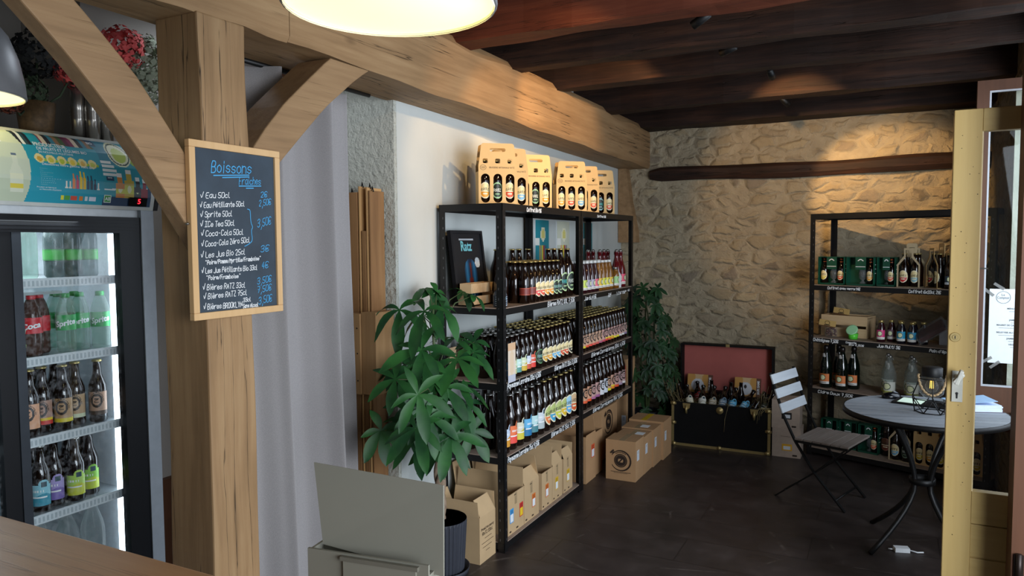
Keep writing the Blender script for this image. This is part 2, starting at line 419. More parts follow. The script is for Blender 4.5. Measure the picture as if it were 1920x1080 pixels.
# ---- exposed oak frame
# main beam over the white wall: chamfered lower edge, notched bearing line of the joists on top
def beam(name, y0, y1, z0a, z0b, z1, x0, x1, label):
    bb = B(); n = 40; V = []; F = []
    rnd = random.Random(3)
    for i in range(n + 1):
        t = i / n; y = y0 + (y1 - y0) * t; z0 = z0a + (z0b - z0a) * t; w_ = .004 * sin(t * 23) + .003 * sin(t * 51)
        V += [(x0, y, z0), (x1 - .012, y, z0 + w_), (x1, y, z0 + .02 + w_), (x1, y, z1 - .05 + .012 * sin(t * 37)), (x1 - .03, y, z1), (x0, y, z1)]
        if i:
            a = (i - 1) * 6; c = i * 6
            for k in range(6): F.append((a + k, c + k, c + (k + 1) % 6, a + (k + 1) % 6))
    F += [tuple(range(6)), tuple(n * 6 + k for k in range(5, -1, -1))]
    bb.add(V, F); o = bb.build(name, M_oakY); tag(o, label, 'beam'); return o
beam('oak_beam', -1.312, 3.05, 2.30, 2.245, 2.60, -.04, .262, 'long oak beam running above the white wall and shelves to the stone wall')
beam('oak_beam', -3.2, -1.315, 2.305, 2.298, 2.66, .03, .262, 'oak beam section above the post, butted against the longer beam')
b = B()
V = [(.068, -1.698, 0), (.262, -1.698, 0), (.262, -1.512, 0), (.068, -1.512, 0)]
n = 30; VV = []; FF = []
for i in range(n + 1):
    z = 2.302 * i / n
    for k, (x, y, _) in enumerate(V):
        VV.append((x + .003 * sin(z * 9 + k * 2), y + .003 * sin(z * 7 + k), z))
    if i:
        for k in range(4): FF.append(((i - 1) * 4 + k, (i - 1) * 4 + (k + 1) % 4, i * 4 + (k + 1) % 4, i * 4 + k))
FF.append((3, 2, 1, 0)); FF.append(tuple(n * 4 + k for k in range(4))); b.add(VV, FF)
tag(b.build('oak_post', M_oakZ, bevel=.006), 'upright oak post standing beside the fridge and carrying the chalkboard', 'post')

def brace(name, outer, inner, x0, x1, label):
    """curved knee brace; outer and inner are lists of (y,z) along its two edges"""
    bb = B(); n = len(outer); V = []; F = []
    for (y0, z0), (y1, z1) in zip(outer, inner): V += [(x1, y0, z0), (x1, y1, z1), (x0, y1, z1), (x0, y0, z0)]
    for i in range(n - 1):
        for k in range(4): F.append((i * 4 + k, i * 4 + (k + 1) % 4, i * 4 + 4 + (k + 1) % 4, i * 4 + 4 + k))
    F += [(3, 2, 1, 0), tuple((n - 1) * 4 + k for k in range(4))]
    bb.add(V, F); o = bb.build(name, M_oakB, bevel=.005); tag(o, label, 'brace'); return o
def rs(P, n=14):
    """resample a polyline to n+1 points by length"""
    d = [0]
    for a, b in zip(P, P[1:]): d.append(d[-1] + sqrt((a[0] - b[0]) ** 2 + (a[1] - b[1]) ** 2))
    out = []
    for i in range(n + 1):
        s = d[-1] * i / n; k = max(0, min(len(P) - 2, sum(1 for v in d if v <= s) - 1)); f = (s - d[k]) / (d[k + 1] - d[k])
        out.append((P[k][0] + (P[k + 1][0] - P[k][0]) * f, P[k][1] + (P[k + 1][1] - P[k][1]) * f))
    return out
def arc(p, q, sag, n=10):
    """points p to q bowed by sag towards the right of travel"""
    out = []; dx, dy = q[0] - p[0], q[1] - p[1]; L = sqrt(dx * dx + dy * dy)
    for i in range(n + 1):
        t = i / n; s = sag * 4 * t * (1 - t); out.append((p[0] + dx * t + dy / L * s, p[1] + dy * t - dx / L * s))
    return out
brace('knee_brace', rs([(-1.513, 1.885), (-1.488, 1.921), (-1.437, 1.985), (-1.347, 2.082), (-1.242, 2.173), (-1.13, 2.268), (-1.10, 2.29)]), rs([(-1.513, 1.735), (-1.46, 1.79), (-1.378, 1.873), (-1.259, 1.986), (-1.135, 2.102), (-.952, 2.240), (-.87, 2.29)]), .10, .262, 'short curved oak brace from the post up to the beam over the curtain')
brace('knee_brace', rs([(-1.697, 1.785), (-1.789, 1.91), (-1.905, 2.062), (-1.999, 2.153), (-2.077, 2.224), (-2.17, 2.302)]), rs([(-1.697, 1.56), (-1.758, 1.652), (-1.913, 1.868), (-2.01, 1.983), (-2.098, 2.079), (-2.211, 2.185), (-2.34, 2.302)]), .195, .262, 'long curved oak brace rising from the post in front of the fridge')

# joists, and dark boards between them
jn = ['bearing on the beam nearest the lamp, red-brown', 'second from the lamp', 'third from the lamp', 'fourth from the lamp', 'fifth and last, tight against the stone wall']
for i, (y0, y1) in enumerate(((-.19, -.055), (.40, .53), (1.02, 1.14), (1.93, 2.05), (2.80, 3.05))):
    bb = B(); nn = 24; V = []; F = []
    for k in range(nn + 1):
        x = .0 + 2.95 * k / nn; a = .006 * sin(x * 5 + i * 2) + .004 * sin(x * 13 + i)
        V += [(x, y0 + a, 2.56 + a), (x, y1 + a, 2.56 - a * .5), (x, y1 + a, 2.78), (x, y0 + a, 2.78)]
        if k:
            for m in range(4): F.append((k * 4 - 4 + m, k * 4 + m, k * 4 + (m + 1) % 4, k * 4 - 4 + (m + 1) % 4))
    F += [(0, 1, 2, 3), tuple(nn * 4 + m for m in (3, 2, 1, 0))]
    bb.add(V, F); o = bb.build('ceiling_joist', M_joistred if i == 0 else M_joist)
    tag(o, 'dark ceiling joist, ' + jn[i], 'joist', 'exposed ceiling joists')
bb = B(); V = []; F = []; nn = 26
for k in range(nn + 1):
    t = k / nn; x = .27 + 2.5 * t; h = .058 * min(1, .62 + t * 9) * (1 + .06 * sin(x * 6)); zc = 2.178 + .008 * sin(x * 3.1)
    d = 2.995 + .012 * sin(x * 8)
    V += [(x, d + .02, zc - h), (x, d, zc - h * .4), (x, d, zc + h * .55), (x, d + .02, zc + h), (x, 3.06, zc + h), (x, 3.06, zc - h)]
    if k:
        for m in range(6): F.append((k * 6 - 6 + m, k * 6 + m, k * 6 + (m + 1) % 6, k * 6 - 6 + (m + 1) % 6))
F += [tuple(range(6)), tuple(nn * 6 + m for m in range(5, -1, -1))]
bb.add(V, F); tag(bb.build('wall_timber', M_joist), 'old dark horizontal timber set into the stone wall below the ceiling', 'timber')
# pale brown upright board under the beam end, behind the shelf
bb = B(); pz = [(0.005, 2.25), (.075, 2.25), (.115, 1.95), (.165, 1.70), (.17, 1.60), (.005, 1.60)]
bb.prism(pz, 2.955, 3.05, 'y'); tag(bb.build('beam_bracket', M_oakB), 'tapered wooden bracket under the far beam end beside the stone wall', 'bracket')

# spots between the joists
M_spotglow = emit('spot_lamp_face', '#ffd9a0', 6)
sp = [((1.40, -.85, 2.52), (.2, .35, 2.0), 'ahead of the red-brown joist'), ((1.385, -.02, 2.555), (.10, .35, 1.95), 'in front of the red-brown joist'), ((1.39, .565, 2.56), (.25, 1.0, 2.32), 'between first and second joist'),
      ((1.515, 1.18, 2.55), (1.62, 2.9, 2.05), 'in front of the third joist'), ((1.484, 2.09, 2.55), (2.1, 3.0, 1.95), 'in front of the fourth joist')]
for i, (p, tg, wh) in enumerate(sp):
    d = (Vector(tg) - Vector(p)).normalized(); q = d.to_track_quat('-Z', 'Y')
    t = thing('spotlight', 'small black ceiling spotlight ' + wh, 'spotlight', p, 0, 'ceiling spotlights')
    R = q.to_matrix().to_4x4()
    B().lathe([(.009, .05), (.018, .045), (.020, .0), (.020, -.04), (.017, -.04), (.016, -.03), (0, -.03)], 16, M=R).build('lamp_head', M_blackm, t)
    B().lathe([(0, -.031), (.0155, -.031), (.0155, -.033), (0, -.033)], 16, M=R).build('bulb', M_spotglow, t)
    B().tube([(0, 0, .02), (0, .0, 2.78 - p[2])], .006, 8).build('bracket', M_blackm, t)
    l = bpy.data.lights.new('spot_beam', 'SPOT'); l.energy = (20, 34, 60, 50, 66)[i]; l.color = (1, .62, .27); l.spot_size = radians((62, 58, 62, 62, 58)[i]); l.spot_blend = .45; l.shadow_soft_size = .018
    o = bpy.data.objects.new('spot_beam', l); COL.objects.link(o); o.location = Vector(p) + d * .055; o.rotation_euler = q.to_euler()

# unseen fill light added to brighten the passage behind the post
area('passage_fill', (-.42, -.95, 2.6), (-.42, -.95, 0), .25, 2.6, (.82, .9, 1.0))
# big pendants
def pendant(loc, label):
    t = thing('pendant_lamp', label, 'lamp', loc, 0, 'domed pendant lamps')
    prof = [(.205, 0), (.207, .004), (.203, .05), (.19, .12), (.165, .19), (.12, .25), (.07, .285), (.035, .30), (.03, .345), (.012, .36)]
    inn = [(r - .004, z - .002) for r, z in prof[:7]]
    bb = B(); bb.lathe(prof[::-1] + [(.201, .001)], 40, caps=False); bb.lathe(inn, 40, m=1, caps=False)
    sh = bb.build('lamp_shade', [plain('grey_lamp_enamel', '#8d9095', .4, .2), plain('white_lamp_inside', '#fff6dd', .5)], t)
    B().lathe([(0, .006), (.2, .006), (.2, .010), (0, .010)], 48).build('diffuser', emit('pendant_diffuser', '#ffefb0', 1.55), sh)
    B().tube([(0, 0, .35), (0, 0, 2.78 - loc[2])], .005, 8).build('cord', M_blackm, t)
pendant((1.262, -2.10, 2.052), 'large lit domed pendant lamp hanging in front of the oak beam')
pendant((-.40, -2.06, 2.052), 'grey domed pendant lamp hanging above the fridge sign')
# ---------------------------------------------------------------- handwriting: a single-stroke alphabet (x 0-5, y 0-9, baseline 2, cap 8)
_G = {'a': '4626050322434642', 'b': '08022243452605', 'c': '452605032243', 'd': '48422203052645', 'e': '0444452605032243', 'f': '48382722 1636', 'g': '462605032243 46412001',
 'h': '0802 05264542', 'i': '2622 2728', 'j': '262110', 'k': '0802 460442', 'l': '18132232', 'm': '0602 05162522 25364542', 'n': '0602 05264542', 'o': '26050322434526',
 'p': '0600 052645432203', 'q': '4640 4526050322', 'r': '0602 042646', 's': '4526051434432203', 't': '28233242 0646', 'u': '06032243 4642', 'v': '062246', 'x': '0642 4602', 'y': '0623 4600', 'z': '06460242',
 'A': '022842 1434', 'B': '020838473505 3544433202', 'C': '4738180703123243', 'D': '02082847432202', 'E': '48080242 0535', 'F': '480802 0535', 'I': '0848 2822 0242', 'J': '4843321203',
 'K': '0802 480542', 'L': '080242', 'M': '0208254842', 'N': '02084248', 'O': '180703123243473818', 'P': '02083847463505', 'R': '02083847463505 2542', 'S': '4738180715354443321203',
 'T': '0848 2822', 'U': '080312324348', 'X': '0842 4802', 'Y': '0825 4825 2522', 'Z': '08480242', '0': '180703123243473818', '1': '062822', '2': '07183847460242', '3': '071838473515 354443321203',
 '4': '380444 3632', '5': '480805354443321203', '6': '48280503123243443505', '7': '084822 1535', '8': '15060718384746351504031232434435', '9': '46351506071838474632',
 '\u20ac': '4738180703123243 0535 0434', ',': '2210', '-': '1535', '/': '0248', '"': '1817 3837', "'": '2827', '~': '062249'}
for _a, _b, _t in (('\u00e9', 'e', '2738'), ('\u00e8', 'e', '2718'), ('\u00ea', 'e', '172837'), ('\u00e2', 'a', '172837'), ('\u00ee', 'i', '172837')): _G[_a] = _G[_b] + ' ' + _t
_rj = random.Random(11)
def chaikin(P):
    if len(P) < 3: return P
    Q = [P[0]]
    for p, q in zip(P, P[1:]):
        Q += [(.75 * p[0] + .25 * q[0], .75 * p[1] + .25 * q[1]), (.25 * p[0] + .75 * q[0], .25 * p[1] + .75 * q[1])]
    return Q + [P[-1]]
_rc = [0]
def ribbon(bb, P, w, M, t0=.0004, m=0):
    for (x0, y0), (x1, y1) in zip(P, P[1:]):
        _rc[0] = (_rc[0] + 1) % 23; t = t0 + .00003 * _rc[0]
        dx, dy = x1 - x0, y1 - y0; L = sqrt(dx * dx + dy * dy) or 1e-6; dx /= L; dy /= L
        a = w * .45; x0e, y0e, x1e, y1e = x0 - dx * a, y0 - dy * a, x1 + dx * a, y1 + dy * a
        V = [(x0e - dy * w / 2, y0e + dx * w / 2, t), (x0e + dy * w / 2, y0e - dx * w / 2, t), (x1e + dy * w / 2, y1e - dx * w / 2, t), (x1e - dy * w / 2, y1e + dx * w / 2, t)]
        bb.add(V, [(0, 1, 2, 3)], m, M=M)
def write(bb, s, p0, p1, h, w, M, m=0):
    """hand-write s from p0 to p1 (local x,y), capital height h, stroke width w"""
    adv = [3.2 if c in 'il1,\'' else (2.6 if c == ' ' else 5.4) for c in s]; tot = sum(adv) - .9
    dx, dy = p1[0] - p0[0], p1[1] - p0[1]; k = dx / tot; x = 0
    for c, a in zip(s, adv):
        g = _G.get(c) or _G.get(c.lower())
        if g and c != ' ':
            j = _rj.uniform(-.25, .25); sl = .16
            for st in g.split():
                P = [(int(st[i]), int(st[i + 1]) - 2) for i in range(0, len(st), 2)]
                if c in 'il1': P = [(u - 1, v) for u, v in P]
                P = chaikin(P)
                P = [(p0[0] + (x + u + sl * v) * k, p0[1] + dy * (x + u) / tot + (v + j) * h / 6) for u, v in P]
                ribbon(bb, P, w, M, m=m)
        x += a
    return bb

# ---------------------------------------------------------------- chalkboard on the post
t = thing('chalkboard', 'pine-framed chalkboard listing cold drinks, hung on the oak post', 'chalkboard', (.264, 0, 0))
b = B(); y0, y1, z0, z1, fw = -1.763, -1.398, 1.3695, 1.911, .022
for q in ((y0, z0, y1, z0 + fw), (y0, z1 - fw, y1, z1), (y0, z0 + fw, y0 + fw, z1 - fw), (y1 - fw, z0 + fw, y1, z1 - fw)): b.box(0, q[0], q[1], .02, q[2], q[3])
b.build('frame', wood('board_frame_pine', [(.2, '#c29a68'), (.6, '#d6b080')], 2, bump=.05), t, bevel=.002)
def m_slate():
    n = N('smudged_slate'); v = n.coords((1, 1, 1)); f = n.noise(v, 6, 5, .6)
    n.color(n.ramp(f, [(.3, '#26303a'), (.7, '#35434f')])); n.set(Roughness=.62); return n.m
B().box(.004, y0 + .015, z0 + .015, .012, y1 - .015, z1 - .015).build('slate', m_slate(), t)
MB = onface((.0122, 0, 0), (0, 1, 0))
L = [('~ Eau 50cl', -1.722, 1.737, -1.61, 1.745, .017, 'w'), ('~ Eau P\u00e9tillante 50cl', -1.725, 1.708, -1.552, 1.721, .016, 'w'), ('~ Sprite 50cl', -1.724, 1.68, -1.603, 1.687, .017, 'w'),
 ('~ ICe Tea 50cl', -1.725, 1.65, -1.595, 1.658, .017, 'w'), ('~ Coca-Cola 50cl', -1.724, 1.622, -1.56, 1.63, .017, 'w'), ('~ Coca-Cola Z\u00e9ro 50cl', -1.724, 1.59, -1.534, 1.605, .017, 'w'),
 ('~ Les Jus Bio 25cl', -1.727, 1.556, -1.555, 1.566, .018, 'w'), ('"Poire/Pomme/Myrtille/Framboise"', -1.712, 1.537, -1.488, 1.546, .013, 'w'), ('~ Les Jus P\u00e9tillants Bio 33cl', -1.726, 1.51, -1.505, 1.514, .016, 'w'),
 ('"Poire/Framboise"', -1.71, 1.49, -1.576, 1.491, .013, 'w'), ('~ Bi\u00e8res RATZ 33cl', -1.724, 1.459, -1.558, 1.459, .017, 'w'), ('~ Bi\u00e8res RATZ 75cl', -1.722, 1.431, -1.552, 1.435, .017, 'w'),
 ('~ Bi\u00e8res BROOKLYN', -1.723, 1.4, -1.572, 1.397, .017, 'w'), ('33cl', -1.568, 1.412, -1.536, 1.413, .013, 'w'), ('Sans Alcool', -1.569, 1.393, -1.505, 1.393, .013, 'w'),
 ('Boissons', -1.679, 1.817, -1.518, 1.828, .036, 'b'), ('Fraiches', -1.571, 1.789, -1.479, 1.794, .024, 'b'), ('2\u20ac', -1.482, 1.753, -1.452, 1.757, .018, 'b'), ('2,50\u20ac', -1.49, 1.722, -1.436, 1.732, .02, 'b'),
 ('3,50\u20ac', -1.499, 1.653, -1.438, 1.667, .026, 'b'), ('3\u20ac', -1.488, 1.571, -1.450, 1.577, .021, 'b'), ('4\u20ac', -1.487, 1.518, -1.455, 1.521, .021, 'b'), ('3,50\u20ac', -1.506, 1.466, -1.443, 1.473, .021, 'b'),
 ('7,50\u20ac', -1.507, 1.437, -1.444, 1.445, .021, 'b'), ('3,50\u20ac', -1.502, 1.400, -1.443, 1.407, .024, 'b')]
bw = B(); bb = B(); bh = B(); bk = B(); bps = []
for s, a, c, d, e, h, q in L: 
    if q == 'b' and h <= .03 and s[0] != 'F': bb = B(); bps.append(bb)
    write(bw if q == 'w' else (bh if h > .03 or s[0] == 'F' else bb), s, (a, c), (d, e), h, .0019 if h < .03 else .0028, MB)
for P in ([(-1.67, 1.81), (-1.529, 1.822)], [(-1.636, 1.806), (-1.529, 1.816)], [(-1.571, 1.784), (-1.479, 1.79)], [(-1.542, 1.779), (-1.512, 1.781)]): ribbon(bh, P, .003, MB)
ribbon(bk, chaikin(chaikin([(-1.539, 1.712), (-1.527, 1.71), (-1.527, 1.67), (-1.518, 1.654), (-1.526, 1.644), (-1.521, 1.612), (-1.531, 1.602), (-1.554, 1.592)])), .0024, MB)
bw.build('white_writing', M_chalkW, t); 
for bb in bps: bb.build('blue_price', M_chalkB, t)
bh.build('blue_heading', M_chalkB, t); bk.build('blue_brace', M_chalkB, t)
B().tube([(.004, y0 - .004, 1.66), (.012, y0 - .004, 1.66)], .004).build('nail', M_steel, t)

# ---------------------------------------------------------------- curtain, plank bundle, wooden box at the opening
def m_cloth():
    n = N('grey_woven_curtain'); v = n.coords((1, 1, 1)); wv = n.noise(n.coords((90, 90, 24)), 9, 1)
    n.color(n.ramp(wv, [(.3, '#8f8c8c'), (.7, '#9f9b9a')])); n.set(Roughness=.95); n.b.inputs['Specular IOR Level'].default_value = .1
    n.b.inputs['Sheen Weight'].default_value = .3; n.bump(wv, .2, .001); return n.m
V = []; F = []; nu, nz = 140, 26
for j in range(nz + 1):
    z = .03 + 2.25 * j / nz; fl = 1.1 - .3 * (j / nz)
    for i in range(nu + 1):
        u = i / nu; y = -1.262 + .655 * u + .008 * sin(z * 2.3 + 1)
        w_ = u * 2 * pi
        x = -.045 + (.080 * sin(w_ * 2.15 - 1.2 + .18 * sin(z * 1.7)) + .018 * sin(w_ * 4.6 + .8 + z * .25) + .006 * sin(w_ * 9.3 + z * .9)) * fl
        y += .020 * cos(w_ * 2.15 - 1.2) * fl
        V.append((x, y, z))
for j in range(nz):
    for i in range(nu): a = j * (nu + 1) + i; F.append((a, a + 1, a + nu + 2, a + nu + 1))
t = thing('curtain', 'long grey woven curtain hanging between the oak post and the white wall', 'curtain')
o = B().add(V, F, smooth=True).build('drape', m_cloth(), t); s = o.modifiers.new('solid', 'SOLIDIFY'); s.thickness = .003
B().tube([(-.03, -1.42, 2.285), (-.03, -.50, 2.285)], .010, 10).build('rod', M_blackm, t)
# bundle of shutter boards leaning in the reveal
for i, (x0, x1, z1, m, lb) in enumerate(((-.235, -.135, 1.845, M_plank, 'wide brown shutter board, nearest the curtain, in the wall reveal'), (-.128, -.118, 1.872, M_planklight, 'pale narrow board edge, second from the curtain'), (-.112, -.088, 1.66, M_plank, 'dark short board between the two pale edges'), (-.084, -.073, 1.865, M_planklight, 'pale narrow board edge, third from the curtain'), (-.068, -.058, 1.85, M_plank, 'reddish board at the outer side of the bundle'))):
    t = thing('shutter_board', lb, 'board', (0, 0, 0), 0, 'upright boards stacked in the reveal')
    B().box(x0, -.47, .0, x1, -.36, z1).build('panel', m, t, bevel=.002)
    if i != 2: B().tube([((x0 + x1) / 2, -.45, z1 - .01), ((x0 + x1) / 2 + .006, -.452, z1 + .02), ((x0 + x1) / 2 + .012, -.45, z1 - .005)], .003, 6).build('hook', M_blackm, t)
b = B(); b.box(-.235, -.53, .885, -.085, -.474, 1.268); b.box(-.083, -.52, .885, -.055, -.474, 1.276); b.box(-.055, -.52, .885, -.0, -.375, 1.276)
for z in (.95, 1.08, 1.2): b.lathe([(0, 0), (.004, 0), (.004, .002), (0, .002)], 8, (0, 0, 0), 1, M=T(-.10, -.531, z) @ Rx(pi / 2))
tag(b.build('wooden_box', [M_ply, M_blackm], bevel=.003), 'raw plywood box clamped around the upright boards beside the curtain', 'box')
# wall shutter panel glimpsed behind the curtain
tag(B().box(-.72, -.42, 0, -.52, -.37, 2.6).build('dark_shutter', M_brownwood), 'dark brown shutter panel glimpsed in the gap above the curtain', 'shutter')

# ---------------------------------------------------------------- counter and grey carton in the foreground
b = B(); b.box(.05, -3.05, 1.008, 1.75, -2.45, 1.05)
t = thing('counter', 'wooden bar counter standing in front of the drinks fridge', 'counter')
b.build('worktop', M_counter, t, bevel=.006); B().box(.12, -3.0, 0, 1.70, -2.52, 1.008).build('base', M_brownwood, t)
t = thing('greyboard_carton', 'small grey cardboard box with raised flap on the near counter', 'box', (1.46, -2.46, 1.051))
A_, B_, C_, D_ = Vector((1.35, -2.435, 1.262)), Vector((1.559, -2.397, 1.245)), Vector((1.385, -2.458, 1.149)), Vector((1.578, -2.429, 1.126))
o_ = Vector((1.46, -2.46, 1.051)); fx = Vector((.98, .14, 0)).normalized(); fy = Vector((-.14, .98, 0)).normalized()
Mc = Matrix((fx, fy, Vector((0, 0, 1)))).transposed().to_4x4(); Mc.translation = Vector((1.372, -2.478, 1.051)) - o_
b = B()
for q in ((0, 0, 0, .196, .004, .097), (0, .004, 0, .004, .04, .094), (.192, .004, 0, .196, .04, .082), (0, .036, 0, .196, .04, .09), (0, 0, 0, .196, .04, .003)): b.box(*q, 0, Mc)
b.box(.062, -.004, 0, .178, 0, .090, 0, Mc); bd = b.build('body', M_cardgrey, t)
o = B().add([tuple(p - o_) for p in (C_, D_, B_, A_)], [(0, 1, 2, 3)]).build('raised_flap', M_cardgrey, t); so = o.modifiers.new('solid', 'SOLIDIFY'); so.thickness = .004; so.offset = 0
B().box(.058, -.006, .088, .182, 0, .094, 0, Mc).build('slot_edge', plain('grey_slot_shadow', '#6d6a5e', .85), bd)  # darker grey stands for the shadow along the slot
# ---------------------------------------------------------------- bottles and their printed labels
def lathe_mesh(name, prof, mat, n=14): return B().lathe(prof, n).mesh(name, mat)
PR = {
 'long': [(0, .0), (.027, .0), (.0303, .004), (.0305, .122), (.0292, .136), (.0225, .156), (.0165, .172), (.0142, .190), (.0130, .221), (.0147, .2215), (.0147, .227), (0, .227)],
 'big': [(0, 0), (.035, 0), (.039, .005), (.0393, .165), (.0378, .185), (.0285, .214), (.0205, .236), (.0168, .262), (.0145, .286), (.0165, .287), (.0165, .293), (0, .293)],
 'champ': [(0, 0), (.04, 0), (.0435, .005), (.0435, .14), (.041, .17), (.032, .21), (.021, .25), (.0165, .28), (.0185, .282), (.0185, .30), (.014, .312), (0, .314)],
 'swing': [(0, 0), (.038, 0), (.041, .005), (.041, .145), (.038, .17), (.027, .205), (.017, .235), (.0145, .262), (.0165, .264), (.0165, .272), (0, .272)],
 'juice': [(0, 0), (.026, 0), (.0285, .004), (.0285, .085), (.027, .10), (.021, .118), (.0165, .135), (.0165, .148), (0, .148)],
 'tall': [(0, 0), (.029, 0), (.032, .005), (.032, .10), (.030, .118), (.022, .15), (.0145, .182), (.0135, .204), (0, .204)],
 'litre': [(0, 0), (.036, 0), (.0395, .005), (.0395, .115), (.037, .135), (.026, .175), (.0165, .215), (.015, .25), (.017, .252), (.017, .262), (0, .262)],
 'pet': [(0, 0), (.026, 0), (.031, .008), (.0305, .05), (.0315, .075), (.0315, .135), (.030, .15), (.022, .178), (.0135, .196), (.0135, .203), (0, .203)],
}
M_redjuice = plain('red_juice', '#5a0c14', .1, spec=.7); M_amberjuice = plain('amber_juice', '#7a4f1c', .1, spec=.7); M_purplejuice = plain('purple_juice', '#2a0a12', .1, spec=.7)
M_blackjuice = plain('dark_blue_juice', '#0d0c18', .1, spec=.7)
M_clear = clear('clear_bottle_glass', (.92, .96, .95), .04, .12); M_petclear = clear('clear_plastic', (.80, .92, .86), .08, .16); M_petdark = clear('cola_plastic', (.25, .13, .1), .08, .5)
BODY = {}
def body(kind, mat):
    k = (kind, mat.name)
    if k not in BODY: BODY[k] = lathe_mesh('glass_body', PR[kind], mat)
    return BODY[k]
CAPS = {}
def cap(kind, mat):
    k = (kind, mat.name)
    if k not in CAPS:
        h = PR[kind][-1][1]; r = PR[kind][-2][0] + .0014
        prof = [(r + .0012, h - .006), (r + .0012, h - .003), (r, h + .0005), (r * .8, h + .002), (0, h + .002)]
        if kind in ('pet', 'juice', 'tall'): prof = [(r, h - .013), (r, h + .002), (r * .9, h + .004), (0, h + .004)]
        bb = B().lathe(prof, 14)
        if kind in ('swing', 'litre'):
            bb = B().lathe([(.012, h - .002), (.014, h + .006), (.010, h + .016), (0, h + .018)], 12)
            for s in (-1, 1): bb.tube([(s * .018, 0, h - .022), (s * .020, 0, h - .004), (s * .012, 0, h + .012), (0, 0, h + .016)], .0016, 6)
            bb.tube([(0, .018, h - .03), (0, .024, h - .012), (0, .014, h + .012)], .0016, 6)
        CAPS[k] = bb.mesh('bottle_cap', mat)
    return CAPS[k]
LAB = {}
def label(key, r, z0, z1, half, fn, nx=32, ny=36):
    """paper label wrapped on radius r facing +X; fn(u,v)->hex or None"""
    if key in LAB: return LAB[key]
    bb = B(); V = []; idx = {}; F = []; C = []
    def vid(i, j):
        if (i, j) not in idx:
            a = half * (2 * i / nx - 1); idx[(i, j)] = len(V); V.append(((r + .0006) * cos(a), (r + .0006) * sin(a), z0 + (z1 - z0) * j / ny))
        return idx[(i, j)]
    for j in range(ny):
        for i in range(nx):
            c = fn((2 * (i + .5) / nx - 1), (j + .5) / ny)
            if c: F.append((vid(i, j), vid(i + 1, j), vid(i + 1, j + 1), vid(i, j + 1))); C.append(lin(c))
    bb.add(V, F, 0, True, C); LAB[key] = bb.mesh('label_art', PRINT, True); return LAB[key]
_PX = {'R': '1110 1001 1110 1010 1001', 'A': '0110 1001 1111 1001 1001', 'T': '1111 0110 0110 0110 0110', 'Z': '1111 0010 0100 1000 1111'}
def word(x, y, w='RATZ'):
    """x,y in 0..1 across the word: is this point inked?"""
    if not (0 <= x < 1 and 0 <= y < 1): return False
    k = x * len(w); i = int(k); f = (k - i) * 5
    return f < 4 and _PX[w[i]].split()[4 - int(y * 5)][int(f)] == '1'
def f_ratz(c, top='#ead9a2', ring='#efe6c4'):
    def f(u, v):
        d = u * u + (2 * v - 1) ** 2
        if d > 1: return None
        if d > .76: return ring
        if word((u + .72) / 1.44, (v - .5 + .12 * u * u) / .17): return '#2c2a1e'
        if .43 < v < .46 and abs(u) < .8: return '#efe6c4'
        if .26 < v < .32 and abs(u) < .35: return '#efe6c4'
        return c if v < .44 else top
    return f
def f_ratzdark(ring, glow):
    def f(u, v):
        d = u * u + (2 * v - 1) ** 2
        if d > 1: return None
        if d > .74: return ring
        if word((u + .66) / 1.32, (v - .42) / .20): return glow
        if .24 < v < .30 and abs(u) < .35: return ring
        return '#16241c' if v > .3 else '#22382a'
    return f
def f_pl(c1, c2, tx='#f2f4f2'):
    def f(u, v):
        if v > .80 and (abs(u - .4) > .42 * sqrt(max(0, 1 - ((v - .8) / .2) ** 2))): return None
        if .72 < v < .93 and abs(u - .4) < .2: return '#2d4a55'
        if .30 < v < .36 and abs(u) < .6: return tx
        if .52 < v < .60 and abs(u) < .45 and int((u + 1) * 10) % 2: return tx
        return c1 if v > .42 + .06 * sin(u * 4) else c2
    return f
def f_tan(band, base='#c79f84', z='#2a211d', band2=None):
    def f(u, v):
        if v < .17: return band
        if band2 and v < .27: return band2
        d = sqrt((u * .9) ** 2 + ((v - .62) * 1.5) ** 2)
        if .30 < d < .46: return z
        if d <= .27 and word((u + .20) / .50, (v - .52) / .20, 'Z'): return z
        if .50 < d < .55 and v > .55: return z
        return base
    return f
def f_juice(c, foot='#e8e6dd'):
    def f(u, v):
        if v < .24: return foot if not (.08 < v < .15 and abs(u) < .6) else '#8a8a86'
        d = (u - .1) ** 2 + ((v - .62) * 1.4) ** 2
        if d < .10: return '#e7ecc0'
        if d < .17: return '#55644a'
        return c
    return f
def f_band(c, edge=None):
    def f(u, v): return edge if edge and (v < .12 or v > .88) else c
    return f
def ratz(c): return label('r' + c, .0305, .028, .112, 1.05, f_ratz(c))
def ratzb(c, top='#b9c77a'): return label('rb' + c + top, .0393, .035, .155, 1.0, f_ratz(c, top))
def ratzg(c='#bcd9a0', g='#8fc7b8'): return label('rg' + c + g, .0305, .028, .112, 1.05, f_ratzdark(c, g))
def ratzgb(c='#bcd9a0', g='#45c4c0'): return label('rgb' + c + g, .0393, .035, .150, 1.0, f_ratzdark(c, g))
def plab(c1, c2): return label('p' + c1 + c2, .0305, .022, .112, 1.35, f_pl(c1, c2))
def plabb(c1, c2): return label('pb' + c1 + c2, .0393, .035, .152, 1.3, f_pl(c1, c2))
def tan(band, b2=None, base='#c79f84'): return label('t' + band + str(b2) + base, .0305, .028, .112, 1.3, f_tan(band, base, band2=b2))
def tanb(band, b2=None, base='#c79f84'): return label('tb' + band + str(b2) + base, .0393, .045, .145, 1.25, f_tan(band, base, band2=b2))
def bottle(kind, glass, capm, lab, x, y, z, rz, text, group=None, name='beer_bottle', tilt=None):
    o = link(name, body(kind, glass), None, (x, y, z), (0, 0, rz)); tag(o, text, 'bottle', group)
    if tilt is not None: o.rotation_euler = tilt
    if capm: link('cap', cap(kind, capm), o)
    if lab: link('label', lab, o)
    return o

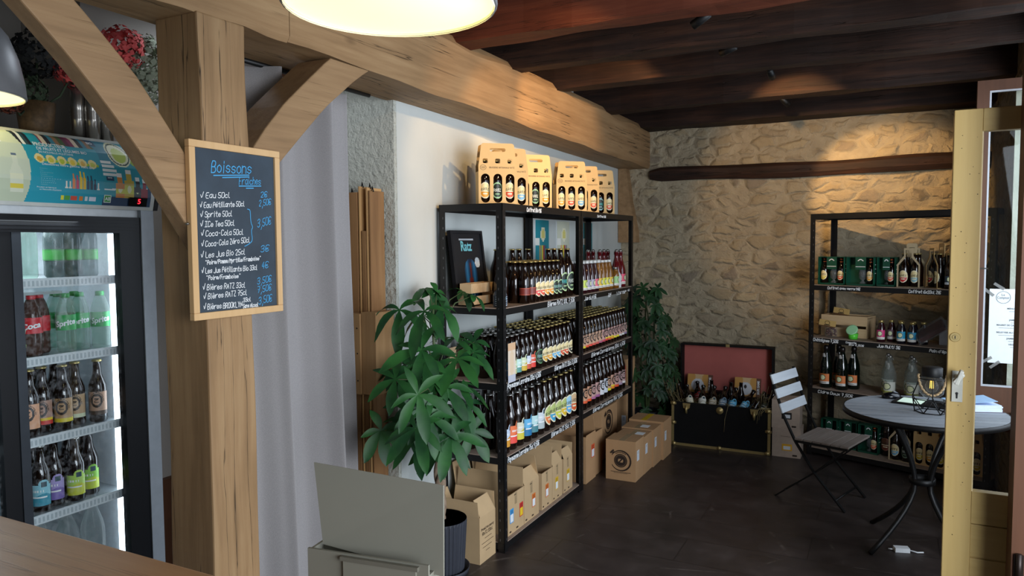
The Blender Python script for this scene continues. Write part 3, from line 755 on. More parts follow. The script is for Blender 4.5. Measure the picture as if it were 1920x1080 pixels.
# ---------------------------------------------------------------- drinks fridge
fr = thing('display_fridge', 'tall glass-door drinks fridge with lit interior behind the oak post', 'fridge', (0, 0, 0))
FX = -.36
b = B(); b.box(-1.02, -2.62, 0, -.98, -1.41, 1.72); b.box(-1.02, -2.62, 0, FX - .01, -2.58, 1.72); b.box(-1.02, -1.462, 0, FX - .005, -1.41, 1.72)
b.box(-1.02, -2.62, 1.70, FX - .005, -1.41, 1.735); b.box(-1.02, -2.62, 0, FX - .005, -1.41, .30); b.box(-.98, -1.515, .3, -.44, -1.462, 1.70)
b.build('cabinet', plain('fridge_white', '#c9d0d4', .35), fr)
B().box(FX - .005, -1.462, .02, FX + .012, -1.410, 1.727).build('side_trim', plain('fridge_side_trim', '#a3abb2', .4, .1), fr)
# canopy profile (x,z), bottom to top
CP = [(-.338, 1.727), (-.325, 1.775), (-.322, 1.82), (-.332, 1.875), (-.358, 1.925), (-.40, 1.962), (-.45, 1.985)]
def canopy(s):
    z = CP[0][1] + (CP[-1][1] - CP[0][1]) * s; i = 0
    while i < len(CP) - 2 and CP[i + 1][1] < z: i += 1
    f = (z - CP[i][1]) / (CP[i + 1][1] - CP[i][1]); return (CP[i][0] + (CP[i + 1][0] - CP[i][0]) * f, z)
pts = [canopy(i / 24) for i in range(25)]
b = B(); V = []; F = []
for y in (-2.62, -1.418): V += [(x, y, z) for x, z in pts] + [(-.95, y, 1.985), (-.95, y, 1.727)]
n = 27
F = [tuple(range(n - 1, -1, -1)), tuple(range(n, 2 * n))] + [(i, (i + 1) % n, n + (i + 1) % n, n + i) for i in range(n)]
b.add(V, F); cn = b.build('canopy', plain('fridge_canopy_white', '#c6cbc6', .3), fr)
b = B(); b.prism([(x + .006, z) for x, z in pts[:11]] + [(-.42, 1.87), (-.42, 1.727)], -1.418, -1.404, 'y', M=None)
b.build('end_cap', plain('black_plastic', '#141517', .4), cn)
# printed sign: a colour grid in poster units (0..1705 across, s bottom-up)
def ypos(c):
    px = c / 5.683
    return -1.940 + px * .00199 - px * px * .00000050
def art(c, s):
    """c: poster column, s: 0 bottom .. 1 top"""
    def circ(c0, s0, r): return ((c - c0) / r) ** 2 + ((s - s0) * 700 / r) ** 2 < 1
    bl = 205 - 60 * (s - .5) ** 2 * 4 + 10
    if c < bl:
        if abs(c - 85) < 55 * (1 if s < .40 else max(.42, 1 - (s - .4) * 5)) and .12 < s < .66:
            if .30 < s < .37 - 0 and s < .30 + .07: return '#dfe3c4'
            if .18 < s < .24: return '#d9c94a'
            if s > .62: return '#5d6f86'
            return '#d4dcc6'
        return '#c9d4bd' if s > .3 else '#bcc9ae'
    br = 940 + 20 * (1 - (s - .5) ** 2 * 4) - (60 if s > .85 else 0) * (s - .85) * 4
    if c < br:
        if s > .80 - (.10 if c > 780 else 0) * ((c - 780) / 160 if c > 780 else 0):
            k = int(c / 46) % 7
            if c < 300 and s > .72: return ('#1d2430', '#dfe4e0', '#284a52')[int(c / 30) % 3]
            if c > 400 and s > .84: return ('#5b2340', '#7d2d52', '#d8c9b2', '#20282c', '#2f7d93', '#8a6a4a', '#3b5a34')[k]
        for i in range(6):
            if circ(318 + i * 107, .62 - .004 * i, 46): return '#e3d796' if not circ(318 + i * 107, .61 - .004 * i, 26) else ('#d0a53c', '#c9c24a', '#b6c63f', '#e2c84a', '#d9b45e', '#c9cf62')[i]
            if circ(370 + i * 107, .60 - .004 * i, 16): return '#9fc13a'
        if 530 < c < 915 and .22 < s < .50:
            k = int((c - 530) / 38); h = (.34, .34, .46, .44, .50, .49, .44, .45, .40, .34, .36)[min(k, 10)]
            if s < h - .02 and abs((c - 530) % 38 - 19) < 15 * (1 if s < h - .10 else .5): return ('#e6e3d4', '#d9d4c4', '#d98a5a', '#c4506a', '#e6c23a', '#e0b52e', '#2c4a62', '#27404e', '#2a3a52', '#dfe0d8', '#4a2f3a')[min(k, 10)]
        if .05 < s < .11:
            for a, z, q in ((500, 530, '#d8d23a'), (535, 585, '#4f9a3a'), (595, 660, '#c8503a'), (688, 722, '#d07a2e'), (745, 775, '#cfd8dc'), (790, 868, '#d4dcea')):
                if a < c < z: return q
        return '#1f97ad'
    if c > 1545: return '#c6cbc6'
    if circ(1215, .80, 140):
        if circ(1215, .80, 126) and not circ(1215, .80, 112): return '#23443a'
        if circ(1215, .785, 82): return '#b9cf4a'
        return '#e4e8c4'
    if circ(1375, .70, 48) and c > 1330: return '#9db93a'
    for i in range(4):
        a = .655 - i * .062
        if abs(s - a) < .021 and c < 1075 + i * 24: return '#e8ecea'
    for c0, w_, top, q, lb in ((1148, 52, .50, '#d48a3c', '#cfd24a'), (1262, 62, .56, '#c8ae3e', '#d2d648'), (1368, 45, .46, '#1d2224', '#2b4a3c'), (1455, 44, .44, '#8a2230', '#8e2a30')):
        if .12 < s < top:
            ww = w_ if s < top - .16 else w_ * .55
            if abs(c - c0) < ww:
                if s > top - .06: return '#e9ebe6'
                if s < top - .24 and s > .19:
                    return '#e9edc0' if ((c - c0) / 26) ** 2 + ((s - .26) * 17) ** 2 < 1 else lb
                return q
    if 985 < c < 1080 and .37 < s < .44: return '#123a5a'
    if 955 < c < 1040 and .04 < s < .16: return '#3f9a44' if abs(c - 998) < 36 and .05 < s < .15 else '#dfe8df'
    if s < .18 - (1540 - c) * .0001 or (s < .30 and c > 1500): return '#1d3c5c'
    if abs(s - (.235 + (c - 945) * .00008)) < .012: return '#e4ecec'
    if s > .90 and c < 1000: return '#124a6a'
    return '#2295a6' if s < .62 or c > 1300 else '#1a7f97'
b = B(); V = []; F = []; C = []; nc, ns = 240, 96
for j in range(ns + 1):
    s = .045 + .90 * j / ns; x, z = canopy(s)
    for i in range(nc + 1): V.append((x + .0012, ypos(-260 + 1815 * i / nc), z))
for j in range(ns):
    for i in range(nc):
        F.append((j * (nc + 1) + i, j * (nc + 1) + i + 1, (j + 1) * (nc + 1) + i + 1, (j + 1) * (nc + 1) + i)); C.append(lin(art(-260 + 1815 * (i + .5) / nc, (j + .5) / ns)))
b.add(V, F, 0, True, C); b.build('printed_sign', PRINT, cn, colors=True)
def signtext(bb, s, c0, c1, base, h, m=0, bold=0):
    q = B().text(s, 1.0, 0.0, bold=bold); xs = [v[0] for v in q.V]; ys = [v[1] for v in q.V]; x0, x1 = min(xs), max(xs); V = []
    for v in q.V:
        c = c0 + (c1 - c0) * (v[0] - x0) / (x1 - x0); x, z = canopy(.045 + .90 * (base + h * v[1] / .7)); V.append((x + .0022, ypos(c), z))
    bb.add(V, q.F, m)
b = B()
signtext(b, 'PRODUCTEUR', 310, 630, .800, .055, bold=.015); signtext(b, 'DE FRUITS ET L\u00c9GUMES BIO', 322, 830, .745, .04, bold=.012); signtext(b, 'EN NOUVELLE-AQUITAINE', 330, 672, .700, .03)
signtext(b, 'D\u00e9couvrez notre gamme 100% BIO', 330, 865, .528, .03, bold=.01); signtext(b, 'Produit et fabriqu\u00e9', 262, 445, .205, .018); signtext(b, 'en Nouvelle-Aquitaine', 285, 495, .175, .018)
signtext(b, 'BIO', 912, 975, .925, .035, bold=.02); signtext(b, 'SANS', 1003, 1055, .41, .018, bold=.02); signtext(b, 'AB', 968, 1030, .075, .05, bold=.02); signtext(b, 'BIO', -25, 22, .80, .03, bold=.02)
for k, wd in enumerate((70, 30, 120, 60, 110, 190, 130, 140, 60)): signtext(b, '- - - - - - - -', 300, 300 + wd, .47 - k * .028, .02)
b.build('sign_lettering', M_whiteink, cn)
B().add([(canopy(.05 + .12 * t)[0] + .006, ypos(c), canopy(.05 + .12 * t)[1]) for t in (0, 1) for c in (1255, 1490)], [(0, 1, 3, 2)]).build('thermostat_display', plain('black_display', '#0c0c0e', .15), cn)
b = B(); signtext(b, '5', 1362, 1400, .045, .075, bold=.01); b.V = [(x + .006, y, z) for x, y, z in b.V]; b.build('red_digit', emit('red_led', '#ff2030', 3), fr)
# sliding doors
dm = plain('fridge_door_black', '#0f1115', .4, spec=.3); dg = plain('fridge_door_profile', '#3d434a', .35, .5)
b = B()
b.box(FX - .03, -2.60, 1.642, FX + .006, -1.462, 1.70); b.box(FX - .03, -1.546, .32, FX + .006, -1.462, 1.642); b.box(FX - .03, -2.60, .30, FX + .006, -1.462, .36)
for z in (1.652, 1.664, 1.676, 1.688): b.box(FX + .006, -2.60, z, FX + .010, -1.47, z + .005)
b.build('door_frame', dm, fr)
dr = B().box(FX - .028, -1.915, .36, FX + .002, -1.886, 1.645).build('sliding_door_frame', dg, fr)
B().box(FX - .034, -1.965, .36, FX - .004, -1.915, 1.645).build('centre_stile', dm, dr)
B().add([(FX - .012, -1.886, .36), (FX - .012, -1.546, .36), (FX - .012, -1.546, 1.642), (FX - .012, -1.886, 1.642)], [(0, 1, 2, 3)]).build('glass_pane', pane('fridge_glass', (.93, .97, .98), 1.0, .10), dr)
B().add([(FX - .022, -2.58, .36), (FX - .022, -1.965, .36), (FX - .022, -1.965, 1.642), (FX - .022, -2.58, 1.642)], [(0, 1, 2, 3)]).build('glass_pane', MATS['fridge_glass'], fr)
B().box(-.435, -1.538, .38, -.415, -1.518, 1.64).build('light_strip', emit('fridge_led', '#e4f2ff', 7), fr)
lf = bpy.data.lights.new('fridge_light', 'AREA'); lf.energy = 5.0; lf.color = (.85, .94, 1); lf.shape = 'RECTANGLE'; lf.size = .6; lf.size_y = .3
lo = bpy.data.objects.new('fridge_light', lf); COL.objects.link(lo); lo.location = (-.62, -1.85, 1.68)
SH = [1.485, 1.222, .950, .684, .40]
for z in SH:
    b = B(); b.box(-.93, -2.56, z - .006, -.415, -1.515, z)
    ws = b.build('wire_shelf', clear('shelf_plastic', (.85, .92, .95), .3, .45), fr)
    b = B(); b.box(-.415, -2.56, z - .028, -.410, -1.515, z + .004, 0)
    for i in range(70): y = -2.5 + i * .014; b.box(-.4105, y, z - .022, -.4095, y + .007, z - .004, 1)
    b.build('price_rail', [M_offwhite, plain('rail_grey', '#aab4b8', .4)], ws)
# contents
SH = [z + .001 for z in SH]
rowb = [('#dba27c', None, '#dba27c', 'orange-beige'), ('#c9352c', '#e2c02c', '#a98472', 'brown label with red and yellow foot'), ('#d8c631', None, '#b08d66', 'tan label with yellow foot'), ('#cfd6b4', None, '#bb9c78', 'pale tan label with cream foot'), ('#4a3a30', None, '#b8937a', 'tan label with brown foot')]
for i, (y, q) in enumerate(zip((-1.822, -1.764, -1.708, -1.646, -1.579), rowb)):
    bottle('long', M_glassbrown, M_gold, tan(q[0], q[1], q[2]), -.465 - .025 * (i % 2), y, SH[2], -.75, 'gold-capped bottle, %s, %s from left, third fridge shelf' % (q[3] if 'label' in q[3] else q[3] + ' label', ordn(i)))
    if i < 4: bottle('long', M_glassbrown, M_gold, None, -.565, y + .03, SH[2], 0, 'dark beer bottle in the second row, third fridge shelf, %s from left' % ordn(i), 'second row beers in fridge')
for i, (y, c1, c2, nm) in enumerate(((-1.798, '#8fc9d6', '#3a93a8', 'light blue'), (-1.738, '#a99ad2', '#7d6bb0', 'lilac'), (-1.675, '#b6dc62', '#c9cf3e', 'pale green and lime'), (-1.609, '#8fce4a', '#c3d43c', 'bright green and lime'))):
    bottle('long', M_glassbrown, M_silver, plab(c1, c2), -.465 - .02 * (i % 2), y, SH[3], -.75, 'beer bottle with arched %s label, fourth fridge shelf' % nm)
    bottle('long', M_glassbrown, M_silver, None, -.56, y + .03, SH[3], 0, 'dark beer bottle in the second row, fourth fridge shelf, %s from left' % ordn(i), 'second row beers in fridge')
spr = label('sprite', .0315, .078, .132, 1.7, f_band('#1f9a4a'))
def pettext(o, s, r, z):
    q = B().text(s, .027, 0, bold=.001); xs = [v[0] for v in q.V]; mid = (min(xs) + max(xs)) / 2
    q.V = [((r + .0015) * cos((x - mid) / r), (r + .0015) * sin((x - mid) / r), z + y + .18 * (x - mid)) for x, y, _ in q.V]
    q.build('label_lettering', M_whiteink, o)
for i, (x, y) in enumerate(((-.467, -1.685), (-.485, -1.622), (-.467, -1.556), (-.55, -1.66), (-.55, -1.60), (-.62, -1.63))):
    o = bottle('pet', M_petclear, M_greencap, spr, x, y, SH[1], -.58, ('clear green-capped soda bottle, %s from left in front, second fridge shelf' % ordn(i)) if i < 3 else 'clear green-capped soda bottle standing behind, %s in the back group' % ordn(i - 3), 'green-capped soda bottles', 'soda_bottle')
    if i < 3: pettext(o, 'Sprite', .0315, .095)
red = label('cola', .0315, .078, .132, 1.7, f_band('#c4202c'))
for i, (x, y) in enumerate(((-.47, -1.80), (-.52, -1.745))):
    o = bottle('pet', M_petdark, plain('red_screw_cap', '#b3202a', .4), red, x, y, SH[1], -.58, ('cola bottle with red label at left of second fridge shelf', 'cola bottle with red label behind the first, beside the soda bottles')[i], 'red-label cola bottles', 'cola_bottle')
    if i == 0: pettext(o, 'Coca', .0315, .095)
gb = label('water', .0315, .06, .10, 2.4, f_band('#3a8a3c', '#2c6e36'))
for i, (x, y) in enumerate(((-.48, -1.708), (-.48, -1.645), (-.48, -1.585), (-.55, -1.67), (-.55, -1.61))):
    bottle('pet', clear('bluish_plastic', (.38, .47, .47), .06, .3), M_greencap, gb, x, y, SH[0], 0, 'sparkling water bottle with green band on the top fridge shelf, %s' % (('leftmost in front', 'middle in front', 'rightmost in front', 'behind at left', 'behind at right')[i]), 'water bottles on top fridge shelf', 'water_bottle')
for i, y in enumerate((-1.868, -1.80)):
    bottle('pet', M_petclear, M_white, None, -.48, y, SH[0], 0, 'plain clear water bottle on the top fridge shelf, ' + ('far left', 'beside the green-banded ones')[i], 'clear water bottles', 'water_bottle')
for i, y in enumerate((-1.80, -1.705, -1.61)):
    bottle('swing', M_clear, M_silver, None, -.48, y, SH[4], 0, 'clear swing-top bottle at the bottom of the fridge, %s from left' % ordn(i), 'swing-top bottles in fridge', 'lemonade_bottle')
def tub(name, lb, loc, r, h, c, lid=None):
    t = thing(name, lb, 'tub', loc); B().lathe([(r * .8, 0), (r, h), (r * .95, h), (r * .76, .004), (0, .004)], 20).build('tub_body', plain('tub_' + c, c, .4), t)
    if lid: B().lathe([(r * 1.05, h - .004), (r * 1.05, h + .004), (0, h + .004)], 20).build('lid', plain('lid_' + lid, lid, .3), t)
tub('salad_tub', 'small lime-green tub at left of the second fridge shelf', (-.45, -1.872, SH[1]), .035, .045, '#a4d46a')
tub('salad_tub', 'pale green tub stacked above the lime tub in the fridge', (-.455, -1.872, SH[1] + .0455), .038, .05, '#cfe6c4')
b = B()
for k in range(3): b.box(-.60, -1.885, SH[1] + .232 - k * .0, -.45, -1.70, SH[1] + .240)
tag(B().box(-.62, -1.885, SH[1] + .208, -.45, -1.705, SH[1] + .218).build('clear_tray', clear('tray_plastic', (.9, .93, .92), .1, .5)), 'clear plastic tray resting on the bottles of the second fridge shelf', 'tray')

# ---------------------------------------------------------------- flower vases on the fridge
def bloom(bb, c, r, n, m, seed):
    q = random.Random(seed)
    for _ in range(n):
        d = Vector((q.gauss(0, 1), q.gauss(0, 1), q.gauss(0, 1))).normalized(); p = Vector(c) + d * r * q.uniform(.8, 1.05)
        a = d.orthogonal().normalized(); a = (a * cos(q.random() * 6.28) + d.cross(a) * sin(q.random() * 6.28)); e = d.cross(a); s = r * q.uniform(.07, .14)
        bb.add([p - a * s, p - e * s + d * s * .4, p + a * s, p + e * s + d * s * .4], [(0, 1, 2, 3)], m, True)
PET = [plain('petal_' + k, v, .8, var=.25, nscale=40) for k, v in (('red', '#e2605f'), ('dark', '#15181a'), ('green', '#3a4a34'), ('sage', '#9fa893'), ('rust', '#7a4032'))]
def bouquet(lb, loc, vase, blooms):
    t = thing('flower_bouquet', lb, 'flowers', loc); vase(t)
    for (c, r, m) in blooms:
        bb = B(); bloom(bb, c, r, 520, 0, int((c[0] + c[1] * 7 + c[2] * 3) * 100) & 1023); bb.build('flower_head', PET[m], t)
        B().tube([(c[0] * .2, c[1] * .2, .12), (c[0] * .6, c[1] * .6, c[2] * .6), c], .004, 6).build('stem', PET[2], t)
bouquet('brown vase with dark, green and pink dried flowers on the fridge', (-.64, -1.655, 1.986), lambda t: B().lathe([(.05, 0), (.056, .05), (.064, .13), (.060, .13), (.055, .10), (0, .10)], 24).build('vase', plain('bronze_vase', '#5f4a30', .6, .1, var=.35, nscale=60), t),
        [((.02, .0, .30), .085, 1), ((.06, .115, .27), .075, 0), ((-.02, -.02, .165), .07, 2), ((.05, -.12, .12), .05, 4)])
def steelvase(t):
    bb = B()
    for k, (x, y) in enumerate(((0, -.05), (.03, -.012), (-.01, .025), (.03, .04))):
        prof = [(.026, 0)] + [(.026 + (.002 if i % 2 else 0), .08 + i * .006) for i in range(8)] + [(.026, .14), (.026, .27), (.022, .27), (.022, .2), (0, .2)]
        bb.lathe(prof, 20, (x, y, 0))
    bb.build('vase', M_steel, t)
bouquet('ribbed steel tube vase with pink and grey-green hydrangeas on the fridge', (-.60, -1.475, 1.986), steelvase, [((.03, .12, .385), .085, 0), ((.0, .235, .355), .11, 3), ((-.03, .28, .27), .07, 3)])
# ---------------------------------------------------------------- metal shelving
LV = [.052, .498, .882, 1.268, 1.80]
def shelving(lb, L, D, loc, rz, levels, lip=.037, board=M_shelfboard):
    """local x along the front (0..L), local y depth (0 front .. D back)"""
    t = thing('shelving_unit', lb, 'shelf', loc, rz)
    for x, sx in ((0, 1), (L, -1)):
        for y, sy in ((0, 1), (D, -1)):
            b = B(); w_ = .036; tk = .003
            b.box(min(x, x + sx * w_), min(y, y + sy * tk), 0, max(x, x + sx * w_), max(y, y + sy * tk), 1.80)
            b.box(min(x, x + sx * tk), min(y, y + sy * w_), 0, max(x, x + sx * tk), max(y, y + sy * w_), 1.80)
            for k in range(34):
                z = .06 + k * .052
                yy = y - sy * .0004
                if y == 0: b.box(x + sx * .024 - .0025, yy - .0003, z, x + sx * .024 + .0025, yy, z + .012, 1)
                b.box(x - sx * .0008, y + sy * .024 - .0025, z, x - sx * .0004, y + sy * .024 + .0025, z + .012, 1) if sx * 1 else None
            b.build('post', [M_black, plain('slot_metal', '#5a5a5e', .4, .5)], t)
    for z in levels:
        b = B(); e = .004
        for q in ((e, -.0015, L - e, .003), (e, D - .003, L - e, D + .0015)): b.box(q[0], q[1], z - lip, q[2], q[3], z - .004)
        for q in ((-.0015, e, .003, D - e), (L - .003, e, L + .0015, D - e)): b.box(q[0], q[1], z - lip, q[2], q[3], z - .004)
        bb = B().box(.004, .001, z - .012, L - .004, D - .002, z, 0)
        if z > 1.7: bb.box(.003, .0005, z - .013, L - .003, D - .001, z - .0118, 0)
        sb = bb.build('shelf_board', M_black if z > 1.7 else board, t); b.build('shelf_rail', M_black, sb)
    return t
UL = 1.0712
# left wall units: front faces +x, local x runs along world -y... rotate so local x = +Y and local y = -X
s1 = shelving('black metal shelving unit on the white wall, nearer one beside the leafy plant', UL, .374, (.40, 0.0, 0), pi / 2, LV)
s2 = shelving('black metal shelving unit on the white wall, farther one next to the stone wall', UL, .374, (.40, UL + .001, 0), pi / 2, LV[1:])
LV = [z + .001 for z in LV]
M1 = onface((.4022, 0, 0), (0, 1, 0))
b = B()
for s, y0, y1, z in (('Coffret Bio 11\u20ac', .28, .465, 1.770), ('Bi\u00e8res RATZ XXL 7,50\u20ac', .548, .955, 1.237), ('Paysanne Lorraine 33cl 4,50\u20ac', .04, .45, .852), ('Bi\u00e8res RATZ 33cl 3,50\u20ac', .644, .994, .852), ('Paysanne Lorraine 75cl 9,50\u20ac', .04, .424, .468), ('Bi\u00e8res RATZ 75cl 7,50\u20ac', .594, .958, .468)):
    write(b, s, (y0, z - .003), (y1, z - .003), .026 if z < 1.7 else .020, .0046, M1)
b.V = [(x - .40, y, z) for x, y, z in b.V]; b.V = [(y, -x, z) for x, y, z in b.V]
b.build('chalk_prices', M_chalkW, s1)
b = B()
for s, y0, y1, z in (('Coffret 8\u20ac', 1.357, 1.524, 1.768), ('Jus du N 6\u20ac', 1.123, 1.337, 1.236), ('2\u20ac', 1.57, 1.64, 1.240), ('6\u20ac', 1.57, 1.62, 1.228), ('Limonade 4\u20ac', 1.75, 2.05, 1.243), ('Jus 5\u20ac', 1.75, 1.95, 1.232), ('Bi\u00e8res Corr\u00e9zienne 33cl 4,50\u20ac', 1.248, 1.948, .852), ('Bi\u00e8res Corr\u00e9zienne 75cl 9,50\u20ac', 1.278, 1.889, .468)):
    write(b, s, (y0, z - .008 if z > .5 and z < 1.7 else z), (y1, z - .008 if z > .5 and z < 1.7 else z), .025 if z not in (1.240, 1.228, 1.243, 1.232, 1.768) else .013, .0046 if z not in (1.240, 1.228, 1.243, 1.232) else .003, M1)
b.V = [(y - UL - .001, -(x - .40), z) for x, y, z in b.V]
b.build('chalk_prices', M_chalkW, s2)

rnd = random.Random(5)
WH = 'on the %s shelf of the %s wall unit'
def rows(kind, glass, capm, labs, names, y0, pitch, z, depth, x0, dx, where, capback=None, skip=(), gap=0):
    """one front row with labels, then plain rows behind"""
    n = len(labs)
    for r in range(depth):
        for i in range(n):
            y = y0 + i * pitch + rnd.uniform(-.0004, .0004) + (gap if r else 0) + (pitch * .5 if r % 2 else 0); x = x0 - r * dx + rnd.uniform(-.003, .003)
            if r and (i, r) in skip or y > (1.03 if y0 < 1.06 else 2.10): continue
            if r == 0:
                bottle(kind, glass, capm, labs[i], x, y, z, rnd.uniform(-.45, .0), '%s, front row, %s' % (names[i], where), 'front row bottles ' + where)
            else:
                bottle(kind, glass, capback or capm, None, x, y, z, 0, 'dark capped bottle, %s from left, %s row back, %s' % (ordn(i), ordn(r), where), 'bottles standing behind ' + where)
# middle shelf, near unit
nm = ['blue arched label beer bottle', 'pale yellow arched label beer bottle', 'mint and white arched label beer bottle', 'yellow arched label beer bottle', 'white and red label beer bottle', 'orange-red arched label beer bottle']
W_ = 'third shelf, near unit'
rows('long', M_glassbrown, M_silver, [plab('#4f9fd6', '#2f6fa6'), plab('#d6dcb0', '#c9cf9a'), plab('#bfe0d6', '#5f9a92'), plab('#d3dcb4', '#d8b43e'), plab('#cfd8e6', '#cf5a3c'), plab('#e0664a', '#e2433a')], nm, .117, .0618, .883, 5, .352, .066, W_, M_silver)
nm = ['dark oval green label beer bottle', 'green and amber oval label beer bottle', 'yellow oval label beer bottle', 'blue oval label beer bottle', 'second blue oval label beer bottle', 'red-orange oval label beer bottle', 'second red-orange oval label beer bottle', 'black and cream oval label beer bottle']
rows('long', M_glassbrown, M_gold, [ratzg('#5f8a5c', '#8fc7b8'), ratz('#d8a63a'), ratz('#e0a02a'), ratz('#6db4dc'), ratz('#6db4dc'), ratz('#d9532e'), ratz('#d9532e'), ratz('#26261f')], nm, .517, .0635, .883, 5, .352, .066, W_ + ', right half', M_gold)
# middle shelf, far unit
W2 = 'third shelf, far unit'
c17 = ['#b4d33a', '#d6c33a', '#e0552e', '#dd4a3a', '#d85a4a', '#cf5a52', '#b2607a', '#c8485a', '#d8433a', '#e0672e', '#e2a02c', '#e8d83a', '#e8d83a', '#d8d8d0', '#e0e0da', '#8a7a9a', '#5a4a5a']
n17 = ['lime', 'yellow', 'orange', 'red-orange', 'coral', 'dull red', 'purple', 'crimson', 'scarlet', 'orange-red', 'amber', 'bright yellow', 'bright yellow again', 'white', 'cream', 'mauve', 'dark']
rows('long', M_glassbrown, M_gold, [tan(c, '#e8cf3a' if 7 < i < 11 else None, ('#c79f84', '#c49a92', '#b99a90')[min(2, i // 7)]) for i, c in enumerate(c17[:16])], ['tan label beer bottle with %s foot' % q for q in n17[:16]], 1.128, .0618, .883, 5, .352, .066, W2, M_gold)
# lower shelf, near unit: large bottles
W3 = 'second shelf, near unit'
rows('big', M_glassbrown, M_silver, [plabb('#c3d4e8', '#d99a3a'), plabb('#ee7a4a', '#ef5348'), plabb('#dcdcc4', '#d9cb4a'), plabb('#63b3e0', '#2f78aa'), plabb('#bfe0de', '#4f8a92'), plabb('#d3dbe0', '#b9c4c4')],
     ['large bottle with pale blue and amber label', 'large bottle with orange and red label', 'large bottle with cream and yellow label', 'large bottle with sky blue label', 'large bottle with mint and teal label', 'large bottle with grey-white label'], .092, .087, .499, 3, .345, .10, W3, M_silver)
rows('big', M_glassbrown, M_gold, [ratzb('#e8824a'), ratzb('#3fa0cc'), ratzb('#cfd24a'), ratzb('#e8c02c'), ratzb('#5fb0e6', '#9fcfe6'), ratzb('#e0612e', '#d9b58a')],
     ['large bottle with green oval and orange foot', 'large bottle with green oval and blue foot', 'large bottle with green oval and lime foot', 'large bottle with green oval and yellow foot', 'large bottle with blue oval label', 'large bottle with tan and orange oval label'], .612, .0815, .499, 3, .345, .10, W3 + ', right half', M_gold)
# lower shelf, far unit
W4 = 'second shelf, far unit'
t12 = [('#a6d63a', '#a6d63a'), ('#e8623a', '#cf9a7a'), ('#e2572e', '#cf9a7a'), ('#b06a96', '#c39a94'), ('#a05c92', '#c39a94'), ('#dfe0e4', '#dcdde2'), ('#cfd6e0', '#cdd4de'), ('#e2d83a', '#c79f84'), ('#e88a2c', '#d0a08a'), ('#e0542e', '#c49a92'), ('#a890a8', '#bb9a9a'), ('#e6e0dc', '#bb9a98')]
rows('big', M_glassbrown, M_silver, [tanb(a, '#e8d03a' if a == '#e88a2c' else None, bs) for a, bs in t12], ['large bottle with %s label' % q for q in ('lime', 'tan and orange', 'tan and red-orange', 'tan and purple', 'tan and violet', 'white', 'pale grey', 'tan and yellow', 'tan, yellow and orange', 'tan and red', 'dusky pink', 'tan and white')], 1.135, .0795, .499, 3, .345, .10, W4, M_silver)

# upper shelf, near unit
W5 = 'fourth shelf, near unit'
spots = [(.275, .205, None), (.262, .268, None), (.235, .33, None), (.30, .332, None), (.235, .40, None), (.362, .33, 'red'), (.298, .395, None), (.36, .41, 'red2')]
rb = label('redband', .0305, .045, .085, 1.5, f_band('#7a2f26', '#a8503a'))
for i, (x, y, q) in enumerate(spots):
    bottle('long', M_glassbrown, M_gold, rb if q in ('red', 'red2') else None, x, y, LV[3], -.9, ('dark beer bottle with brick-red band, %s pair member %s' % ('left' if q == 'red' else 'right', W5)) if q in ('red', 'red2') else 'unlabelled dark beer bottle, %s in the left cluster, %s' % (ordn(i), W5))
for i, (y, c, nm_) in enumerate(((.475, '#e0484a', 'crimson'), (.538, '#e0543a', 'red'), (.60, '#e89a2c', 'orange'), (.665, '#e89a2c', 'second orange'), (.728, '', 'pale green ring'), (.79, '', 'second pale green ring'))):
    bottle('long', M_glassbrown, M_gold, ratz(c) if c else ratzg(), .355, y, LV[3], -.15, 'beer bottle with %s oval label, front row, %s' % (nm_, W5))
for i in range(6):
    bottle('long', M_glassbrown, M_gold, None, .285, .47 + i * .062, LV[3], 0, 'dark beer bottle, %s in the second row, %s' % (ordn(i), W5), 'second row bottles, ' + W5)
for i in range(6):
    bottle('long', M_glassbrown, M_gold, None, .215, .47 + i * .062, LV[3], 0, 'dark beer bottle, %s in the third row, %s' % (ordn(i), W5), 'third row bottles, ' + W5)
for i, (x, y) in enumerate(((.10, .50), (.10, .70), (.10, .79), (.12, .88))):
    bottle('big', M_glassbrown, M_gold, None, x, y, LV[3], 0, 'tall dark bottle rising behind, %s from left, %s' % (ordn(i), W5))
for i, (x, y, g) in enumerate(((.34, .88, '#45c4c0'), (.34, .985, '#d8e0d0'), (.24, .92, '#45c4c0'), (.24, 1.01, '#d8e0d0'))):
    bottle('big', M_glassbrown, M_gold, ratzgb('#bcd9a0', g), x, y, LV[3], -.25, 'tall bottle with pale green ring label, %s, %s' % (('front left', 'front right', 'rear left', 'rear right')[i], W5))
# upper shelf, far unit: juices
W6 = 'fourth shelf, far unit'
def jl(k, c): return label('jl' + k + c, PR[k][3][0] if k != 'litre' else .0397, .02, .085 if k != 'litre' else .095, 1.4, f_juice(c))
fj = [('#cfe05a', M_purplejuice, 'lime-labelled dark'), ('#cfe05a', M_purplejuice, 'second lime-labelled dark'), ('#a9a2b8', M_purplejuice, 'grey-lilac-labelled dark'), ('#b3abc0', M_purplejuice, 'second grey-lilac-labelled dark'), ('#e8667a', M_purplejuice, 'pink-labelled dark'), ('#e8c23a', M_amberjuice, 'amber-labelled'), ('#d8d63a', M_amberjuice, 'yellow-labelled'), ('#e6dc4a', M_amberjuice, 'second yellow-labelled'), ('#e8c23a', M_amberjuice, 'gold-labelled')]
for i, (c, g, q) in enumerate(fj):
    bottle('tall', g, M_white, jl('tall', c), .352, 1.145 + i * .073, LV[3], -.15, '%s juice bottle, white cap, front row, %s' % (q, W6), None, 'juice_bottle')
    bottle('tall', g, M_white, None, .27, 1.155 + i * .073, LV[3], 0, 'white-capped juice bottle, %s in the second row, %s' % (ordn(i), W6), 'second row juices', 'juice_bottle')
